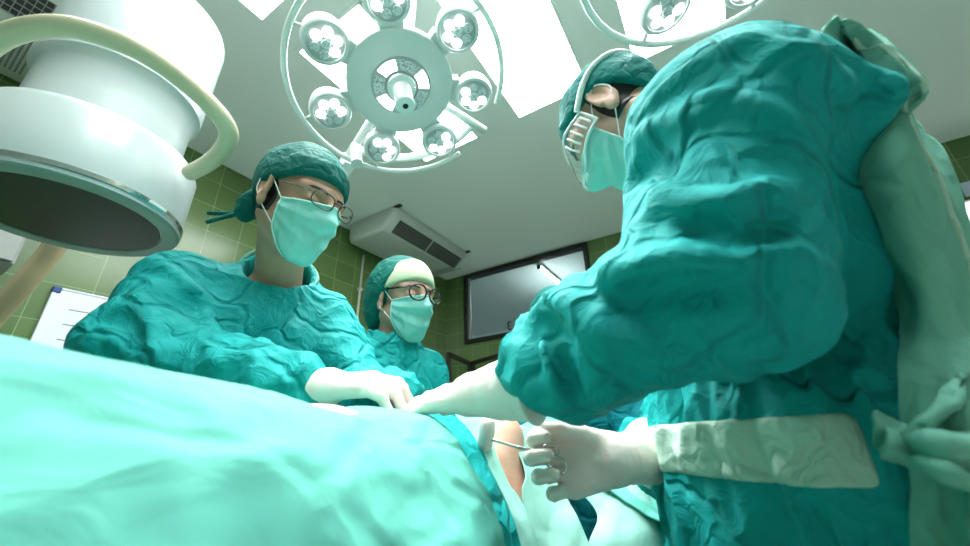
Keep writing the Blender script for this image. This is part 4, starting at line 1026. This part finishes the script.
sash([(880, 442), (910, 456), (945, 472), (985, 490), (1030, 500)], 10, 91)
sash([(1000, 345), (965, 385), (930, 420), (900, 442)], 16, 92)
# ---------------- assistant behind the surgeon's arm
H4 = Head(at(556, 324, 1.50), head_axes(-75, -40, 0), 1.05)
o4 = H4.O
as_ = Person({k: o4+np.array(v) for k, v in dict(neck=(.0, .09, -.15), chest=(.01, .16, -.36), hip=(.03, .26, -.62), sL=(.185, .13, -.23), sR=(-.165, .11, -.23),
              eL=(.24, .05, -.47), eR=(-.22, .02, -.47), wL=(.12, -.12, -.50), wR=(-.10, -.14, -.50)).items()}, H4, (.25, -.97))
r_as = thing('person', 'stooping assistant in a blue-green gown, mostly hidden behind the surgeon\'s sleeve', 'person', (as_.J['hip'][0], as_.J['hip'][1], 0))
as_.build_body(r_as, M['skin'])
as_.build_gown(r_as, M['gown_dark'], h=.011, seed=29, amp=.016, sleeve_amp=.016, hem=.4)
def cap4(p):
    q = H4.loc(p); d = ell(q, (-.016, 0, .038), (.108, .090, .100))-.006*crumple(q, 75, .05)
    return smax(d, -((q-np.array([.09, 0, .050])) @ unit([-.45, 0, 1.0])), .006)
solid('surgical_cap', cap4, H4.O-.17, H4.O+.17, .006, M['cap_teal'], r_as)
face_mask(H4, r_as, 4)
as_.shoes(r_as)
# ------------------------------------------------------------------ operative field
r_pt = thing('person', 'patient lying under the drapes with one strip of bare skin showing', 'person', (-.47, .2, .86))
def patient(p):
    a, b = at(502, 438, .825), at(514, 512, .74)
    d = sunion([rc(p, (-.47, -.9, .94), (-.47, .35, .94), .095, .105), rc(p, (-.47, .35, .94), (-.45, .62, .79), .09, .05), rc(p, (-.45, .62, .79), a, .05, .034), rc(p, a, b, .036, .034), rc(p, (-.47, .4, .80), (-.44, .95, .88), .09, .06), rc(p, (-.44, .95, .88), (-.44, 1.08, .92), .06, .075)], .05)
    return d
solid('body', patient, np.array([-.72, -1.05, .80]), np.array([-.2, 1.25, 1.15]), .014, M['skin_patient'], r_pt, [(-.5, -.3, .006), (.6, 1.0, .006), (.8, 1.02, .006)])
SH = {}
def field_sheet(name, rows, m, label, seed, amp=.007, size=.07, nu=50, nv=60, along=(0, 0, 1)):
    o = sheet(name, net(rows, nu, nv, amp, seed, size, along, 3.0), M[m], None, .003); return tag(o, label, 'drape')
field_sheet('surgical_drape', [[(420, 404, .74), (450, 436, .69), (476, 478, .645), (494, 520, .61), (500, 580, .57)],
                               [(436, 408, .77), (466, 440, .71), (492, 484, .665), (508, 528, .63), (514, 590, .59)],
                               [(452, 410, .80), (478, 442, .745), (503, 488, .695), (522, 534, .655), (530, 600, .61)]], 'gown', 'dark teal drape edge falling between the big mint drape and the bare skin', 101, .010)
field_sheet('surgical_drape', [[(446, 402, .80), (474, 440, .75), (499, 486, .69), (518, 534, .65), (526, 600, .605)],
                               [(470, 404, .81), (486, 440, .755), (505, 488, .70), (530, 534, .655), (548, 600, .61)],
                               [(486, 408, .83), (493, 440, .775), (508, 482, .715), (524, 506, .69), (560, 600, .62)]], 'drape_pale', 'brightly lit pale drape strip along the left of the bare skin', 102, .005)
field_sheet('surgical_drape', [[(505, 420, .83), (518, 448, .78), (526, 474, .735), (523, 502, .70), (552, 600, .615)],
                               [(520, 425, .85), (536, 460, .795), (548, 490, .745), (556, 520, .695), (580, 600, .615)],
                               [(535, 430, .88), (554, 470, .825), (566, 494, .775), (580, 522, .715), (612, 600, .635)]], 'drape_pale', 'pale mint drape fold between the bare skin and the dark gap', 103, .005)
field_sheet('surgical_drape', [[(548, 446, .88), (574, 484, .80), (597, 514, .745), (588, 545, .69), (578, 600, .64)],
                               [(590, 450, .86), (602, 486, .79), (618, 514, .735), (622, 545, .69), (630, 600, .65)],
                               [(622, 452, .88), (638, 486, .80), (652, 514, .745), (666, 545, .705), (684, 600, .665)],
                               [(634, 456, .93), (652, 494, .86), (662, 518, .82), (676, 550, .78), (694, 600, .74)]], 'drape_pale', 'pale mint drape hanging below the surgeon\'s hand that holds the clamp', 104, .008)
field_sheet('surgical_drape', [[(-.72, 1.30, .84), (-.60, 1.32, .86), (-.44, 1.33, .87), (-.28, 1.32, .86), (-.14, 1.30, .80)],
                               [(-.72, 1.10, .86), (-.58, 1.12, .98), (-.44, 1.14, 1.045), (-.30, 1.12, .98), (-.14, 1.10, .82)],
                               [(-.72, .98, .86), (-.58, .97, .97), (-.44, .96, 1.025), (-.30, .96, .97), (-.14, .96, .82)],
                               [(-.72, .86, .86), (-.58, .86, .93), (-.44, .87, .96), (-.30, .88, .92), (-.15, .88, .84)]], 'drape', 'mint drape rising behind the clamp over the patient\'s far end', 105, .008)
# haemostat clamp in the surgeon's hand
cl = thing('clamp_forceps', 'thin steel clamp with finger rings held in the surgeon\'s gloved hand', 'clamp', at(530, 450, .60))
p0, p1 = at(492, 440, .60), at(535, 452, .585)
for s_, (rx, ry, rd) in ((0, (557, 465, .575)), (1, (549, 452, .590))):
    c_ = at(rx, ry, rd); st = p1+(c_-p1)*.0; u = unit(c_-p1); n_ = unit(np.cross(u, FX)); rr = .0115; e = c_-u*rr*1.25
    pts = spline([p0+n_*.001*(1 if s_ else -1), at(512, 445.5, .593), p1, e], 8)
    k_ = len(pts); sh = MB().tube(pts, [.0012+.0014*min(1, i/12) for i in range(k_)], 8).build('clamp_arm', M['steel'], cl, smooth=True)
    MB().tube([c_+rr*(1.25*u*math.cos(2*PI*i/28)+n_*math.sin(2*PI*i/28)) for i in range(28)], .0021, 8, closed=True).build('finger_ring', M['steel'], sh, smooth=True)
MB().lathe([(.0035, -.003), (.004, 0), (.0035, .003)], 14, R=np.stack([RX, UX, FX], 1), o=p1).build('pivot', M['steel'], cl, smooth='auto')
# rolled gauze beside the skin
gz = MB().tube(spline([at(488, 418, .74), at(486, 436, .745), at(481, 456, .76), at(478, 470, .775)], 5), [.012, .0145, .0155, .016, .016, .016, .016, .016, .0158, .0155, .015, .0145, .0135, .012, .0095, .005][:16], 14).build('gauze_roll', M['glove'], None, smooth=True)
tag(gz, 'pale rolled gauze standing on the drape under the surgeon\'s wrist', 'gauze')
# instrument table with blue drape and towel
T0 = at(690, 498, .95); TW = at(648, 481, .92)
it = thing('instrument_table', 'instrument table under a blue drape behind the surgeon\'s waist', 'table', (T0[0], T0[1], 0))
MB().box((T0[0]-.16, T0[1]-.12, .82), (T0[0]+.22, T0[1]+.12, .85)).build('table_top', M['steel'], it, bevel=.004)
for sx in (-.14, .2):
    for sy in (-.10, .10): MB().tube([(T0[0]+sx, T0[1]+sy, 0), (T0[0]+sx, T0[1]+sy, .82)], .014, 12).build('leg', M['steel'], it, smooth=True)
def blue(U, V):
    x = (U-.5)*2; y = (V-.5)*2; ex = np.clip(np.maximum(np.abs(x), np.abs(y))-.55, 0, 1)/.45
    X = T0[0]+.03+np.clip(x, -.6, .6)/.6*.205+np.sign(x)*np.clip(np.abs(x)-.6, 0, 1)*.05; Y = T0[1]+np.clip(y, -.6, .6)/.6*.135+np.sign(y)*np.clip(np.abs(y)-.6, 0, 1)*.05
    Z = .856+.004*np.sin(9*X)-np.clip(np.maximum(np.abs(x), np.abs(y))-.6, 0, 1)*1.1; P = np.stack([X, Y, Z], -1); n = normals(P); n = n*np.sign(n[40, 40, 2]); return P+n*folds(P, 120, .012, .08, (0, 0, 1), 4)[..., None]
bl = grid('blue_drape', blue, 80, 80, M['drape_blue'], None, .003); tag(bl, 'blue drape hanging over the instrument table behind the surgeon', 'drape')
def towel(p):
    c = np.array([TW[0], TW[1], .893]); d = ell(p, c, (.085, .07, .036)); return d-.016*crumple(p, 130, .05)
tag(solid('folded_towel', towel, np.array([TW[0]-.13, TW[1]-.12, .83]), np.array([TW[0]+.13, TW[1]+.12, .96]), .006, M['towel']), 'crumpled white towel lying on the blue draped table', 'towel')
